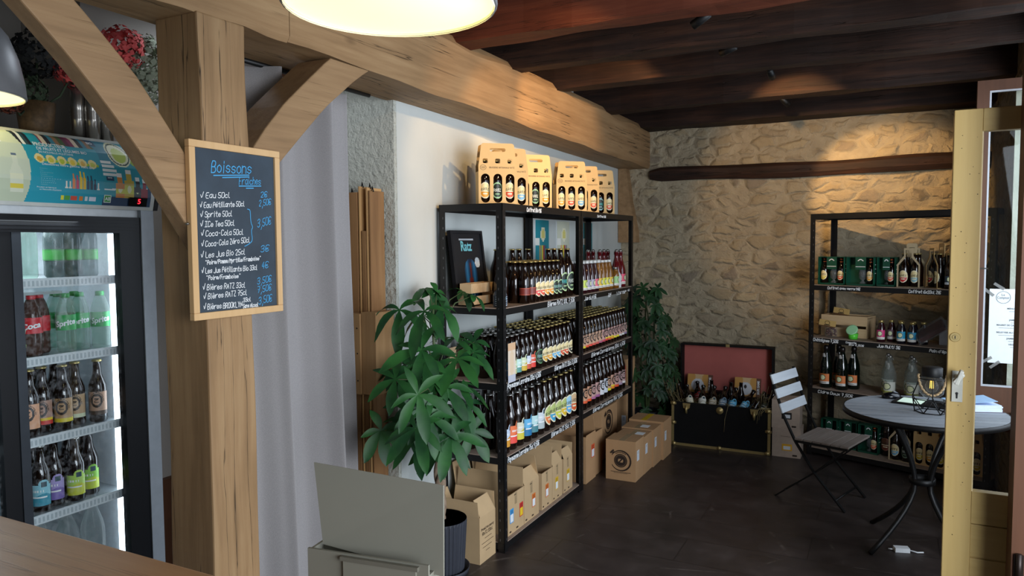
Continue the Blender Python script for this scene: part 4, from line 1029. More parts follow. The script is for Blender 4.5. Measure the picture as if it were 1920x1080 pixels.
bottle('juice', M_amberjuice, M_silver, jl('juice', '#9fd08a'), .365, 1.83, LV[3], -.1, 'small juice bottle with green label between the yellow and pink ones', None, 'juice_bottle')
for i, (x, y) in enumerate(((.335, 1.945), (.335, 2.035), (.22, 1.90), (.22, 1.99), (.22, 2.075), (.11, 1.95), (.11, 2.05))):
    bottle('litre', M_redjuice, M_silver, jl('litre', '#ea5a78'), x, y, LV[3], -.1, 'red swing-top lemonade bottle with pink label, %s, %s' % (('front left', 'front right', 'second row left', 'second row middle', 'second row right', 'back left', 'back right')[i], W6), None, 'lemonade_bottle')
b = B(); b.prism([(1.845, LV[3] + .0), (1.905, LV[3]), (1.905, LV[3] + .09), (1.865, LV[3] + .115), (1.845, LV[3] + .08)], .384, .386, 'x')
tag(b.build('leaflet', M_paper), 'small pale blue-white leaflet leaning in front of the pink-labelled bottles', 'leaflet')

# poster frame, crate, cork bottle, wall pouches
t = thing('framed_poster', 'black framed poster with glowing bottle, leaning on the fourth shelf', 'picture', (.085, .055, LV[3]))
t.rotation_euler = (0, radians(-7), radians(-2))
b = B(); w_, h_ = .325, .40
for q in ((0, 0, w_, .016), (0, h_ - .016, w_, h_), (0, .016, .016, h_ - .016), (w_ - .016, .016, w_, h_ - .016)): b.box(-.0, q[0], q[1], .022, q[2], q[3])
b.build('frame', M_blackwood, t)
def f_post(u, v):
    x = u; y = v
    if abs(x - .1) < .42 and .05 < y < .62 and not (y > .42 and ((x - .1) / .42) ** 2 + ((y - .42) / .2) ** 2 > 1):
        if abs(x - .1) < (.12 if y < .34 else .05) and y < .56: return '#5a1f1a' if y > .16 else ('#d6dedc' if ((x - .1) / .12) ** 2 + ((y - .1) / .05) ** 2 > .5 else '#2a8f96')
        g = max(0, 1 - abs(abs(x - .1) - .25) / .2); return '#%02x%02x%02x' % (int(18 + 20 * g), int(36 + 70 * g), int(60 + 90 * g))
    if (x - .62) ** 2 + ((y - .56) * 2.2) ** 2 < .03: return '#c9d0d2'
    if abs(x) < .5 and .905 < y < .92: return '#b8bcc0'
    return '#17181c'
b = B(); V = []; F = []; C = []; nx, ny = 64, 80
for j in range(ny + 1):
    for i in range(nx + 1): V.append((.012, .016 + (w_ - .032) * i / nx, .016 + (h_ - .032) * j / ny))
for j in range(ny):
    for i in range(nx): a = j * (nx + 1) + i; F.append((a, a + 1, a + nx + 2, a + nx + 1)); C.append(lin(f_post(2 * (i + .5) / nx - 1, (j + .5) / ny)))
b.add(V, F, 0, False, C); b.build('print', PRINT, t, colors=True)
Mt = onface((.0135, .10, .29), (0, 1, 0))
B().text('Ratz', .075, .0005, 0, Mt, .11, bold=.002).build('print_lettering', plain('cyan_print', '#7cc9cf', .5), t)
t = thing('wooden_crate', 'small slatted wooden crate in front of the framed poster', 'crate', (.122, .028, LV[3]))
b = B(); b.box(.068, 0, .0, .078, .265, .05); b.box(.068, 0, .068, .078, .265, .118)
for y in (0, .255): b.box(0, y, 0, .068, y + .01, .118)
b.box(0, 0, 0, .078, .265, .006); b.box(0, 0, .06, .01, .265, .118); b.build('slats', M_crate, t)
t = thing('cork_bottle', 'round stubby dark-labelled bottle with cork beside the near front post', 'bottle', (.345, .075, LV[3]))
B().lathe([(0, 0), (.034, 0), (.037, .005), (.037, .062), (.03, .078), (.02, .084), (.02, .09), (0, .09)], 18).build('glass_body', clear('smoky_glass', (.4, .47, .55), .05, .4), t)
B().lathe([(.0, .086), (.019, .086), (.021, .118), (0, .118)], 14).build('cork', M_cork, t)
link('label', label('corklab', .0373, .008, .058, 1.6, lambda u, v: '#7fc0d2' if abs(u) < .4 and .6 < v < .85 else ('#cfd8e0' if int(v * 14) % 3 == 0 and abs(u) < .7 else '#2f4258')), t, rot=(0, 0, -.7))
for i, (y0, y1, c, q) in enumerate(((1.235, 1.455, '#1f8794', 'teal'), (1.60, 1.83, '#c9cdb9', 'pale cream'), (2.115, 2.31, '#1f8794', 'second teal'))):
    t = thing('hanging_pouch', '%s printed pouch hanging on the white wall behind the fourth shelf' % q, 'pouch', (.0, 0, 0))
    def f_pch(u, v):
        if (u * 1.0) ** 2 + ((v - .68) * 2.3) ** 2 < .14: return '#d8cf7a' if (u ** 2 + ((v - .68) * 2.3) ** 2) < .07 else '#e6e4c8'
        if .06 < v < .40 and abs(u) < .6 and abs((u + .6) % .3 - .15) < .1: return ('#d99a3a', '#d2c24a', '#9a3a4a', '#4a3a5a')[int((u + .6) / .3) % 4]
        if u < -.55 and .40 < v < .58: return '#e2e4dc'
        return c
    b = B(); V = []; F = []; C = []
    for j in range(25):
        for k in range(17): V.append((.006 + .006 * sin(pi * k / 16), y0 + (y1 - y0) * k / 16, 1.46 + .295 * j / 24))
    for j in range(24):
        for k in range(16): a = j * 17 + k; F.append((a, a + 1, a + 18, a + 17)); C.append(lin(f_pch(2 * (k + .5) / 16 - 1, (j + .5) / 24)))
    b.add(V, F, 0, True, C); b.build('printed_front', PRINT, t, colors=True)
    b = B(); b.box(.0, y0, 1.46, .005, y1, 1.755); b.build('back_panel', M_paper, t)
    b = B(); b.box(.0, (y0 + y1) / 2 - .05, 1.40, .03, (y0 + y1) / 2 + .05, 1.45); b.build('clip_holder', M_blackm, t)
# paper card taped at the third shelf and small card by the end
t = thing('notice_card', 'peach and white paper card hung on the shelf edge beside the near post', 'card', (.4055, .045, .878))
def f_card(u, v): return '#c3c6d2' if v < .16 else ('#e3b991' if v > .80 else ('#ecd9c4' if (u * u + (v - .5) ** 2 * 3) > .35 else '#ead0b0'))
b = B(); V = []; F = []; C = []
for j in range(17):
    for k in range(9): V.append((0, .085 * k / 8 - .001, .205 * j / 16))
for j in range(16):
    for k in range(8): a = j * 9 + k; F.append((a, a + 1, a + 10, a + 9)); C.append(lin(f_card(2 * (k + .5) / 8 - 1, (j + .5) / 16)))
b.add(V, F, 0, False, C); b.build('printed_front', PRINT, t, colors=True); B().box(-.0015, 0, 0, -.0005, .084, .205).build('backing', M_paper, t)
t = thing('small_card', 'small peach paper card near the rear left of the third shelf', 'card', (.06, .03, .883)); B().box(0, 0, 0, .003, .07, .16).build('sheet', plain('peach_paper', '#e6c49a', .7), t)

# ---------------------------------------------------------------- gift carriers on the top shelf
def carrier_mesh():
    W, H = .205, .315
    out = [(-W / 2, 0), (W / 2, 0), (W / 2, .20)] + [(W / 2 - .008 * sin(k / 6 * pi / 2) - .004 * k / 6, .20 + .10 * k / 6) for k in range(1, 5)] + [(W / 2 - .028 + .014 * cos(a), H - .014 + .014 * sin(a)) for a in (0, .5, 1.0, 1.57)]
    out += [(-x, y) for x, y in out[::-1]]
    holes = [rrect(-.042, .272, .042, .290, .008)]
    for k in (-1, 0, 1):
        holes.append(rrect(k * .066 - .013, .212, k * .066 + .013, .236, .006))
        holes.append(rrect(k * .066 - .0235, .008, k * .066 + .0235, .158, .0232, 6))
    return out, holes
_o, _h = carrier_mesh()
Mf = Matrix(((1, 0, 0, 0), (0, 0, -1, 0), (0, 1, 0, 0), (0, 0, 0, 1)))
CF = B().flat([_o] + _h, .0022, 0, T(0, -.036, 0) @ Mf).mesh('carrier_front', M_kraft)
CB = B().flat([_o, _h[0]], .0022, 0, T(0, .036, 0) @ Mf).mesh('carrier_back', M_kraft)
b = B(); b.box(-.1025, -.035, 0, -.1005, .035, .17); b.box(.1005, -.035, 0, .1025, .035, .17); b.box(-.1, -.035, 0, .1, .035, .002); CS = b.mesh('carrier_sides', M_kraft)
b = B()
b.text('BRASSERIE ARTISANALE RATZ', .012, .0004, 0, T(-.045, -.0375, .186) @ Mf, .135); ring = [(.016 * cos(a / 16 * 2 * pi) - .078, .016 * .8 * sin(a / 16 * 2 * pi) + .19) for a in range(17)]
ribbon(b, ring, .0014, T(0, -.0375, 0) @ Mf)
for k in (-.004, .0, .004): ribbon(b, [(-.088, .19 + k), (-.068, .19 + k)], .0012, T(0, -.0375, 0) @ Mf)
CTX = b.mesh('carrier_print', M_ink)
def carrier(x, y, z, rz, lb, labs, grp='bottle gift carriers', cols=''):
    t = thing('gift_carrier', lb, 'bottle carrier', (x, y, z), rz, None)
    fp = link('front_panel', CF, t); link('back_panel', CB, t); link('side_panels', CS, t); link('printed_name', CTX, fp)
    for k in (-1, 0, 1):
        q = Vector((k * .066 * cos(rz), k * .066 * sin(rz)))
        bottle('long', M_glassbrown, M_gold, labs[k + 1], x + q.x, y + q.y, z + .0025, rz - pi / 2, 'beer bottle %s in the %s' % (('at left', 'in the middle', 'at right')[k + 1], lb.replace('kraft cardboard gift carrier', 'carrier').replace(' on the top shelf', '')), None)
OR, GR, RE, BL, YE, AM = ratz('#e8a02c'), ratzg('#9fcfa0', '#e8efe0'), ratz('#dd5a3a'), ratz('#7db6dc'), ratz('#dcc53a'), ratz('#e8a83a')
TE = ratzg('#9fd2d8', '#45c4c0')
for x, y, rz, lb, ls in ((.285, .155, .72, 'kraft cardboard gift carrier, first on the top shelf, nearest the plant', (OR, GR, RE)), (.245, .375, .70, 'kraft cardboard gift carrier, second from left on the top shelf', (TE, TE, BL)), (.245, .70, .82, 'kraft cardboard gift carrier, third from left on the top shelf', (GR, GR, OR)),
                     (.30, 1.13, .72, 'kraft cardboard gift carrier, fourth on the top shelf past the unit joint', (AM, RE, BL)), (.265, 1.45, .68, 'kraft cardboard gift carrier, fifth from left on the top shelf', (YE, YE, RE)), (.265, 1.77, .66, 'kraft cardboard gift carrier, last on the top shelf by the stone wall', (BL, TE, RE))):
    carrier(x, y, LV[4], rz, lb, ls)
# ---------------------------------------------------------------- cardboard cartons
BODYOF = {}
def carton(lb, x, y, z, sx, sy, sz, rz=0, flaps=None, mat=M_card, group=None, closed=False, extra=None, name='cardboard_box'):
    """local box 0..sx, 0..sy; flaps: dict side -> (angle from vertical outward, length)"""
    t = thing(name, lb, 'box', (x, y, z), rz, group); tk = .004
    b = B()
    if closed: b.box(0, 0, 0, sx, sy, sz)
    else: b.box(0, 0, 0, sx, tk, sz); b.box(0, sy - tk, 0, sx, sy, sz); b.box(0, tk, 0, tk, sy - tk, sz); b.box(sx - tk, tk, 0, sx, sy - tk, sz); b.box(tk, tk, 0, sx - tk, sy - tk, tk)
    bd = b.build('body', mat, t); BODYOF[t.name] = bd
    for sd, (ang, ln) in (flaps or {}).items():
        a = radians(ang); c, s = cos(a) * ln, sin(a) * ln; e = .004
        if sd == '-y': V = [(e, 0, sz), (sx - e, 0, sz), (sx - e * 3, -s, sz + c), (e * 3, -s, sz + c)]
        if sd == '+y': V = [(e, sy, sz), (sx - e, sy, sz), (sx - e * 3, sy + s, sz + c), (e * 3, sy + s, sz + c)]
        if sd == '-x': V = [(0, e, sz), (0, sy - e, sz), (-s, sy - e * 3, sz + c), (-s, e * 3, sz + c)]
        if sd == '+x': V = [(sx, e, sz), (sx, sy - e, sz), (sx + s, sy - e * 3, sz + c), (sx + s, e * 3, sz + c)]
        o = B().add(V, [(0, 1, 2, 3)]).build('flap', mat, t); so = o.modifiers.new('solid', 'SOLIDIFY'); so.thickness = .003; so.offset = 0
    return t
def sticker(t, side, a, z, w_, h, c1, c2, sx, ya=0):
    """two-tone shipping label on the +x or -y face"""
    b = B(); M = onface((sx + .0008, a, z), (0, 1, 0)) if side == '+x' else onface((a, -.0008, z), (1, 0, 0))
    def q(x0, y0, x1, y1, m, e): b.add([(x0, y0, e), (x1, y0, e), (x1, y1, e), (x0, y1, e)], [(0, 1, 2, 3)], m, M=M)
    q(0, 0, w_, h, 0, 0); q(w_ * .12, h * .06, w_ * .88, h * .62, 1, .0004)
    for k in range(3): q(w_ * .2, h * (.68 + k * .09), w_ * .8, h * (.71 + k * .09), 2, .0004)
    b.build('shipping_label', [plain('label_' + c1, c1, .6), plain('label_' + c2, c2, .6), M_ink], BODYOF[t.name])
def marks(t, lines, M):
    b = B()
    for x0, x1, y, w_ in lines: b.add([(x0, y, 0), (x1, y, 0), (x1, y + w_, 0), (x0, y + w_, 0)], [(0, 1, 2, 3)], M=M)
    b.build('printed_marks', M_ink, BODYOF[t.name])
GB = 'open cartons on the bottom shelf of the near wall unit'
# row of opened cartons on the bottom shelf of the near unit (local +x is the shop side)
for i, (y0, y1, fl, lb, st) in enumerate(((.085, .275, {'+y': (8, .10), '-x': (12, .14), '-y': (-6, .12)}, 'open carton with blue and red stickers, on the bottom shelf nearest the plant', (((.02, '#3f9ad6', '#e6ebee'), (.135, '#c8322c', '#e8c62c')))),
        (.279, .47, {'+y': (-14, .13), '-x': (10, .12), '+x': (-32, .08)}, 'open carton with one orange sticker, second on the bottom shelf', ((.10, '#d9722e', '#e6ebee'),)),
        (.512, .66, {'+y': (12, .12), '-x': (8, .10)}, 'open carton with orange sticker, third on the bottom shelf', ((.05, '#d9722e', '#e6ebee'),)),
        (.664, .81, {'-x': (12, .16), '+y': (10, .10), '+x': (-30, .07)}, 'open carton with yellow sticker, fourth on the bottom shelf', ((.04, '#e0b52c', '#e6ebee'),)),
        (.832, .975, {'-x': (5, .10), '+y': (20, .07), '+x': (-28, .06)}, 'open carton with yellow sticker and bottles inside, last on the bottom shelf', ((.05, '#e0b52c', '#e6ebee'),)))):
    t = carton(lb, .06, y0, LV[0], .318, y1 - y0, .215, 0, fl, M_card2, GB)
    for a, c1, c2 in st: sticker(t, '+x', a, .060, .044, .076, c1, c2, .318)
    M = onface((.3192, 0, 0), (0, 1, 0)); w_ = y1 - y0
    marks(t, [(w_ * .08, w_ * .18, .012, .008), (w_ * .5, w_ * .62, .012, .008), (w_ * .38, w_ * .50, .20, .004)], M)
    B().box(.3185, w_ * .42, .15, .3190, w_ * .55, .212).build('packing_tape', plain('tape', '#a99270', .25), BODYOF[t.name])
for i, (x, y, a) in enumerate(((.33, .885, .5), (.255, .90, .9), (.31, .945, .2))):
    o = bottle('long', M_glassbrown, M_gold, None, x, y, LV[0] + .006, 0, 'dark bottle standing in the last carton of the bottom shelf, %s' % ('front one', 'back one', 'right one')[i], None, 'beer_bottle')
b = B().text('JVA', .04, .0004, 0, onface((.06, .2785, .2), (-1, 0, 0)))
# open carton on the floor between the plant and the near post
t = carton('open carton with printed side standing on the floor between plant pot and shelf post', .10, -.178, 0, .255, .165, .238, 0, {'-y': (-2, .075), '+x': (-28, -.0 + .09), '-x': (20, .08), '+y': (6, .085)}, M_card2)
M = onface((.2562, 0, 0), (0, 1, 0)); b = B()
write(b, 'Produit en Quercy', (.015, .165), (.145, .165), .013, .0016, M); write(b, 'RATZ 33cl', (.025, .14), (.13, .14), .016, .002, M)
for k, (a, c) in enumerate(((.05, .12), (.02, .14), (.03, .12), (.06, .10))): ribbon(b, [(a, .12 - k * .022), (c, .12 - k * .022)], .0018, M)
b.build('printed_marks', M_ink, BODYOF[t.name])
# far unit: cartons on the floor under the shelf and in front
t = carton('tall open carton with orange sticker under the far wall unit', .10, 1.205, 0, .28, .185, .315, 0, {'+x': (2, .01), '+y': (-10, .11), '-x': (10, .12)}, M_card)
sticker(t, '+x', .10, .15, .06, .09, '#d8552e', '#dfe4ea', .28)
t = carton('open carton behind the orange-stickered one under the far wall unit', .12, 1.41, 0, .25, .14, .30, 0, {'-y': (18, .10), '+y': (15, .10)}, M_card)
t = carton('large closed carton with round dark emblem under the far wall unit', .05, 1.70, 0, .24, .40, .375, 0, None, M_card, None, True)
def emblem(t, M, r, name='printed_emblem'):
    b = B(); P = [(r * cos(a), r * sin(a)) for a in [2 * pi * k / 28 for k in range(29)]]
    ribbon(b, [(x * .62, y * .62) for x, y in P], r * .10, M); ribbon(b, [(x * .40, y * .40) for x, y in P], r * .26, M)
    sw = [(r * (1.02 - .0 * k) * cos(a), r * 1.0 * sin(a)) for k, a in enumerate([radians(150 - 12 * q) for q in range(26)])]
    for k in range(len(sw) - 1): ribbon(b, sw[k:k + 2], r * (.05 + .11 * sin(pi * (k + 1) / 26)), M)
    ribbon(b, [(-r * .26, r * .24), (r * .20, r * .24), (-r * .22, -r * .24), (r * .28, -r * .24)], r * .13, M)
    for q in ((-1.02, .72), (-.88, .86), (-.80, .68)): ribbon(b, [(r * q[0], r * q[1]), (r * (q[0] + .12), r * (q[1] + .10))], r * .16, M)
    for k, a in enumerate(radians(125 - 10 * q) for q in range(8)): ribbon(b, [(r * .80 * cos(a), r * .80 * sin(a)), (r * .88 * cos(a), r * .88 * sin(a))], r * .07, M)
    ribbon(b, [(-r, -1.15 * r), (r, -1.15 * r)], r * .05, M); ribbon(b, [(-r * .7, -1.25 * r), (r * .7, -1.25 * r)], r * .03, M)
    b.build(name, M_ink, BODYOF[t.name])
emblem(t, onface((.2412, .20, .26), (0, 1, 0)), .085)
# four closed cartons in a row on the floor
for i, (y0, d, h, sx0, sx, lb) in enumerate(((1.385, .185, .272, .455, .208, 'closed carton with round Z emblem, nearest of the floor row by the shelf'), (1.572, .19, .262, .46, .205, 'closed carton second in the floor row, white sticker on its side'), (1.764, .20, .268, .44, .235, 'closed carton third in the floor row, two white stickers on top'), (1.966, .22, .282, .43, .262, 'closed carton last in the floor row, yellow tape on top'))):
    t = carton(lb, sx0, y0, 0, sx, d, h, 0, None, M_card, 'row of closed cartons on the floor', True)
    sticker(t, '+x', .03, .135, .05, .07, '#dfe4ea', '#cdd6e2', sx)
    if i == 0: emblem(t, onface((.105, -.001, .135), (1, 0, 0)), .068)
    B().box(.09, -.001 if i == 0 else 0, h, .13, d, h + .0006).build('packing_tape', plain('tape_y', '#d8b62c', .3) if i == 3 else MATS['tape'], t)
    if i in (1, 2): B().box(.12, .05, h, .18, .12, h + .0008).build('top_label', M_paper, t)
for i, (z, h, lb) in enumerate(((0, .34, 'tall brown carton at the bottom of the stack between far shelf post and climbing plant'), (.341, .33, 'brown carton with red and white sticker on top of that stack'))):
    t = carton(lb, .06, 2.30, z, .24, .22, h, 0, None, M_card, None, True)
    sticker(t, '-y', .20, .16 if i else .1, .035, .12, '#d8503a' if i else '#dfe4ea', '#dfe4ea', .24)
# two boxes right of the trunk
for i, (x, z, sx, h, c1, c2, lb) in enumerate(((1.39, 0, .20, .215, '#e0a82c', '#dfe4ea', 'lower pale carton with yellow-framed label right of the trunk'), (1.385, .216, .195, .21, '#1c1a1a', '#dfe4ea', 'upper pale carton with black-framed label right of the trunk'))):
    t = carton(lb, x, 2.43, z, sx, .20, h, 0, None, plain('pinkish_carton', '#b3a090', .85), 'two pale cartons stacked beside the trunk', True)
    b = B(); M = onface((.07, -.0012, .05 if not i else .07), (1, 0, 0))
    b.add([(0, 0, 0), (.07, 0, 0), (.07, .05, 0), (0, .05, 0)], [(0, 1, 2, 3)], 0, M=M); b.add([(.01, .008, .0004), (.06, .008, .0004), (.06, .034, .0004), (.01, .034, .0004)], [(0, 1, 2, 3)], 1, M=M)
    b.build('shipping_label', [plain('label_' + c1, c1, .6), plain('label_' + c2, c2, .6)], t)
    marks(t, [(sx * .72, sx * .88, .012, .012), (sx * .3, sx * .65, h * .72, .002)], onface((0, -.0012, 0), (1, 0, 0)))

# ---------------------------------------------------------------- potted plants
M_leaf = None
def m_leaf(name, a, b_):
    n = N(name); f = n.noise(n.coords(), 7, 3); n.color(n.ramp(f, [(.35, a), (.65, b_)])); n.set(Roughness=.45); n.b.inputs['Specular IOR Level'].default_value = .3
    n.b.inputs['Subsurface Weight'].default_value = .0; return n.m
M_leafA = m_leaf('glossy_leaf', '#173d20', '#2e612c'); M_leafB = m_leaf('small_dark_leaf', '#142c18', '#254726'); M_bark = plain('braided_bark', '#8a7662', .8, var=.3, nscale=50, bump=.6)
def leaflet(bb, p, d, up, L, W, droop, m=0):
    """one pointed leaflet from p along d, curving down, folded along its midrib with rippled halves"""
    d = Vector(d).normalized(); s = d.cross(Vector(up)).normalized(); n_ = s.cross(d).normalized(); V = []; F = []; K = 7
    pos = Vector(p); dirn = d.copy()
    for k in range(K + 1):
        t = k / K; w_ = W * (sin(pi * min(1, t * .97 + .03) ** 1.25)) ** .85 * (1 if t < 1 else 0) + .0004
        rip = .06 * W * (1 if k % 2 else -1)
        V += [pos - s * w_ + n_ * (w_ * .22 + rip), pos, pos + s * w_ + n_ * (w_ * .22 + rip)]
        dirn = (dirn - Vector((0, 0, droop / K))).normalized(); pos = pos + dirn * (L / K)
    for k in range(K):
        a = k * 3; F += [(a, a + 1, a + 4, a + 3), (a + 1, a + 2, a + 5, a + 4)]
    bb.add(V, F, m, True)
def hand_leaf(bb, c, face, nl, L, W, droop, q, m=0):
    """palmate leaf: leaflets fan out from hub c round the axis face"""
    f = Vector(face).normalized(); a = f.orthogonal().normalized(); e = f.cross(a); off = q.random() * 6.28
    for k in range(nl):
        an = off + 2 * pi * k / nl + q.uniform(-.15, .15); d = (a * cos(an) + e * sin(an)) + f * .15
        l = L * q.uniform(.75, 1.08) * (1.12 if d.z < 0 else .8)
        leaflet(bb, c, d, f, l, W * l / L, droop * q.uniform(.7, 1.3), m)
q = random.Random(21)
PX, PY = .225, -.318
t = thing('potted_plant', 'tall leafy plant with braided trunk in a ribbed dark pot beside the shelves', 'plant', (0, 0, 0))
b = B(); V = []; F = []; n = 144
for z, r in ((.02, .105), (.255, .119), (.268, .120)):
    for i in range(n): rr = r + (.0022 if i % 4 < 2 else -.0012) * (1 if z < .26 else 0); V.append((PX + rr * cos(2 * pi * i / n), PY + rr * sin(2 * pi * i / n), z))
for j in range(2):
    for i in range(n): F.append((j * n + i, j * n + (i + 1) % n, (j + 1) * n + (i + 1) % n, (j + 1) * n + i))
b.add(V, F, 0, False); b.lathe([(.120, .268), (.110, .268), (.108, .22), (.0, .22)], 48, (PX, PY, 0)); b.build('pot', M_pot, t)
B().lathe([(0, .0), (.125, .0), (.134, .03), (.129, .03), (.12, .01), (0, .01)], 48, (PX, PY, 0)).build('saucer', M_pot, t)
b = B().lathe([(0, .245), (.06, .244), (.108, .238)], 24, (PX, PY, 0)); b.build('soil', M_soil, t)
b = B()
for k in range(3):
    P = []
    for i in range(34):
        z = .235 + .40 * i / 33; a = z * 20 + k * 2.094; P.append((PX + .0 + .016 * cos(a), PY + .014 * sin(a) - .02 + .02 * (z - .235), z))
    b.tube(P, [.019 - .006 * i / 33 for i in range(34)], 8)
b.build('braided_trunk', M_bark, t)
HUB = [(.15, -.299, 1.379), (.2, -.257, 1.359), (.3, -.67, 1.312), (.5, -.701, 1.314), (.25, -.429, 1.259), (.3, -.323, 1.293), (.2, -.007, 1.349), (.35, -.093, 1.338), (.5, -.727, 1.153), (.5, -.439, 1.075), (.4, -.159, 1.061), (.3, -.706, 1.013), (.6, -.868, .996), (.35, -.361, .918), (.5, -.778, .83), (.6, -.621, .772), (.45, -.292, .836), (.2, -.391, 1.03), (.2, -.476, .853), (.15, -.452, .762), (.5, -.673, .855), (.3, -.219, 1.134), (.4, -.448, .689), (.3, -.562, .828), (.1, -.453, 1.005), (.35, -.253, .917), (.25, -.386, .987), (.35, -.609, .732), (.3, -.208, .771), (.25, -.308, .637)]
HUB = [(x * .75 + .02, y, z) for x, y, z in HUB]
b = B(); st = B()
core = [(PX, PY - .02, .6), (PX + .01, PY - .05, .8), (PX + .02, PY - .07, 1.0), (PX, PY - .06, 1.2), (PX, PY - .05, 1.32)]
for k in (-1, 0, 1): st.tube([(x + .012 * k, y + .02 * k * (z - .5), z) for x, y, z in core[:3 + (k == 0) * 2]], [.009, .008, .007, .006, .004][:3 + (k == 0) * 2], 7)
for i, h in enumerate(HUB):
    hv = Vector(h); z0 = max(.6, h[2] - .16); r = Vector((PX + .01, PY - .05, z0)); mid = (r + hv) / 2 + Vector((0, 0, .05))
    st.tube([r, mid, hv], [.0035, .003, .0022], 5)
    f = Vector((.6, -.7, .8)) * .6 + Vector((hv.x - PX, hv.y - PY, 0)) * 1.2 + Vector((q.uniform(-.4, .4), q.uniform(-.4, .4), q.uniform(-.1, .5)))
    top = h[2] > 1.25
    hand_leaf(b, h, f, 5 if top else 6, (.115 if i in (0, 1, 6, 7) else .172) * q.uniform(.92, 1.08), .0245, 1.6 if top else .9, q)
for i in range(9):
    h = (PX + q.uniform(-.10, .16), PY - .12 + q.gauss(0, .17), q.uniform(.62, 1.15)); f = Vector((.6, -.8, .4)) + Vector((q.uniform(-.5, .5), q.uniform(-.5, .5), q.uniform(-.2, .4)))
    st.tube([(PX + .01, PY - .05, h[2] - .08), h], [.003, .002], 5); hand_leaf(b, h, f, 6, .145, .026, .9, q)
b.build('foliage', M_leafA, t); st.build('stems', plain('green_stem', '#4a5a34', .6), t)
# climbing plant behind the far end of the shelves
t = thing('tall_plant', 'tall dark umbrella plant between the far shelf unit and the stone wall', 'plant', (0, 0, 0))
b = B(); st = B(); cx, cy = .36, 2.66
B().lathe([(0, 0), (.09, 0), (.115, .20), (.108, .20), (.10, .17), (0, .17)], 28, (cx, cy, 0)).build('pot', M_pot, t)
for k in range(4):
    a = k * 1.6; st.tube([(cx, cy, .17), (cx + .05 * cos(a), cy + .05 * sin(a), .5), (cx + .06 * cos(a + .6), cy + .06 * sin(a + .6), .9), (cx + .08 * cos(a) - .02, cy + .06 * sin(a), 1.2)], [.012, .01, .008, .004], 6)
for i in range(120):
    z = q.uniform(.20, 1.24); rad = .07 + .15 * sin(pi * min(1, max(.05, (z - .05) / 1.25))) ** .7; a = q.random() * 6.28
    h = (cx + .03 - .09 * (z - .6) + rad * cos(a) * q.uniform(.5, 1.1), cy + rad * .85 * sin(a) * q.uniform(.5, 1.05), z)
    f = Vector((h[0] - cx, h[1] - cy - .05, .06)).normalized() + Vector((.4, -.5, .5))
    hand_leaf(b, h, f, 7, .078 * q.uniform(.85, 1.2), .0145, .8, q)
for h in ((.545, 2.58, .72), (.50, 2.55, .76), (.46, 2.62, 1.22), (.44, 2.60, 1.0), (.58, 2.6, .69)): hand_leaf(b, h, (.5, -.7, .5), 8, .085, .015, .7, q); st.tube([(cx, cy, h[2] - .12), h], .003, 5)
b.build('foliage', M_leafB, t); st.build('stems', plain('green_stem', '#4a5a34', .6), t)
# ---------------------------------------------------------------- trunk with lid open, bottles in straw
CX0, CX1, CY0, CY1, CH = .636, 1.376, 2.42, 2.835, .345
t = thing('storage_trunk', 'black brass-edged trunk with raised pink-lined lid against the stone wall', 'trunk', (0, 0, 0))
M_trunk = plain('black_trunk_skin', '#0a0909', .7, spec=.25, var=.3); M_lining = plain('pink_lid_lining', '#b5625a', .8, var=.08, nscale=5)
b = B(); k = .012
b.box(CX0, CY0, 0, CX1, CY0 + k, CH); b.box(CX0, CY1 - k, 0, CX1, CY1, CH); b.box(CX0, CY0, 0, CX0 + k, CY1, CH); b.box(CX1 - k, CY0, 0, CX1, CY1, CH); b.box(CX0, CY0, 0, CX1, CY1, k)
tb = b.build('body', M_trunk, t)
e = .020; b = B()
for x in (CX0 - .003, CX1 - e + .003): b.box(x, CY0 - .004, 0, x + e, CY0 + .01, CH)
b.box(CX0, CY0 - .004, 0, CX1, CY0 + .01, e); b.box(CX1 - .008, CY0, 0, CX1 + .003, CY1, e); b.build('brass_edging', M_brass, t)
def studs(xs, nm):
    for x, z in xs:
        bb = B(); bb.lathe([(0, .012), (.012, .009), (.019, 0)], 14, M=T(x, CY0 - .004, z) @ Rx(pi / 2)); bb.box(x - .022, CY0 - .006, z - .009, x + .022, CY0 - .002, z + .009); bb.build(nm, M_brass, tb)
studs([(CX0 + .018, .012), (CX1 - .018, .012), ((CX0 + CX1) / 2, .012), (CX0 + .012, .18), (CX1 - .012, .18), (CX0 + .012, CH - .012), (CX1 - .014, CH - .012)], 'corner_cap')
for x in (.752, 1.262):
    bb = B(); bb.prism([(x - .03, CH - .005), (x + .03, CH - .005), (x + .024, CH - .04), (x, CH - .06), (x - .024, CH - .04)], CY0 - .012, CY0 - .002, 'y')
    bb.tube([(x, CY0 - .014, CH - .02), (x, CY0 - .022, CH - .05), (x, CY0 - .014, CH - .082)], [.007, .010, .008], 10); bb.build('clasp', M_brass, tb)
bb = B().lathe([(0, .010), (.006, .010), (.010, .006), (.026, .004), (.028, 0)], 22, M=T(1.006, CY0 - .002, CH - .04) @ Rx(pi / 2)); bb.build('lock_plate', M_brass, tb)
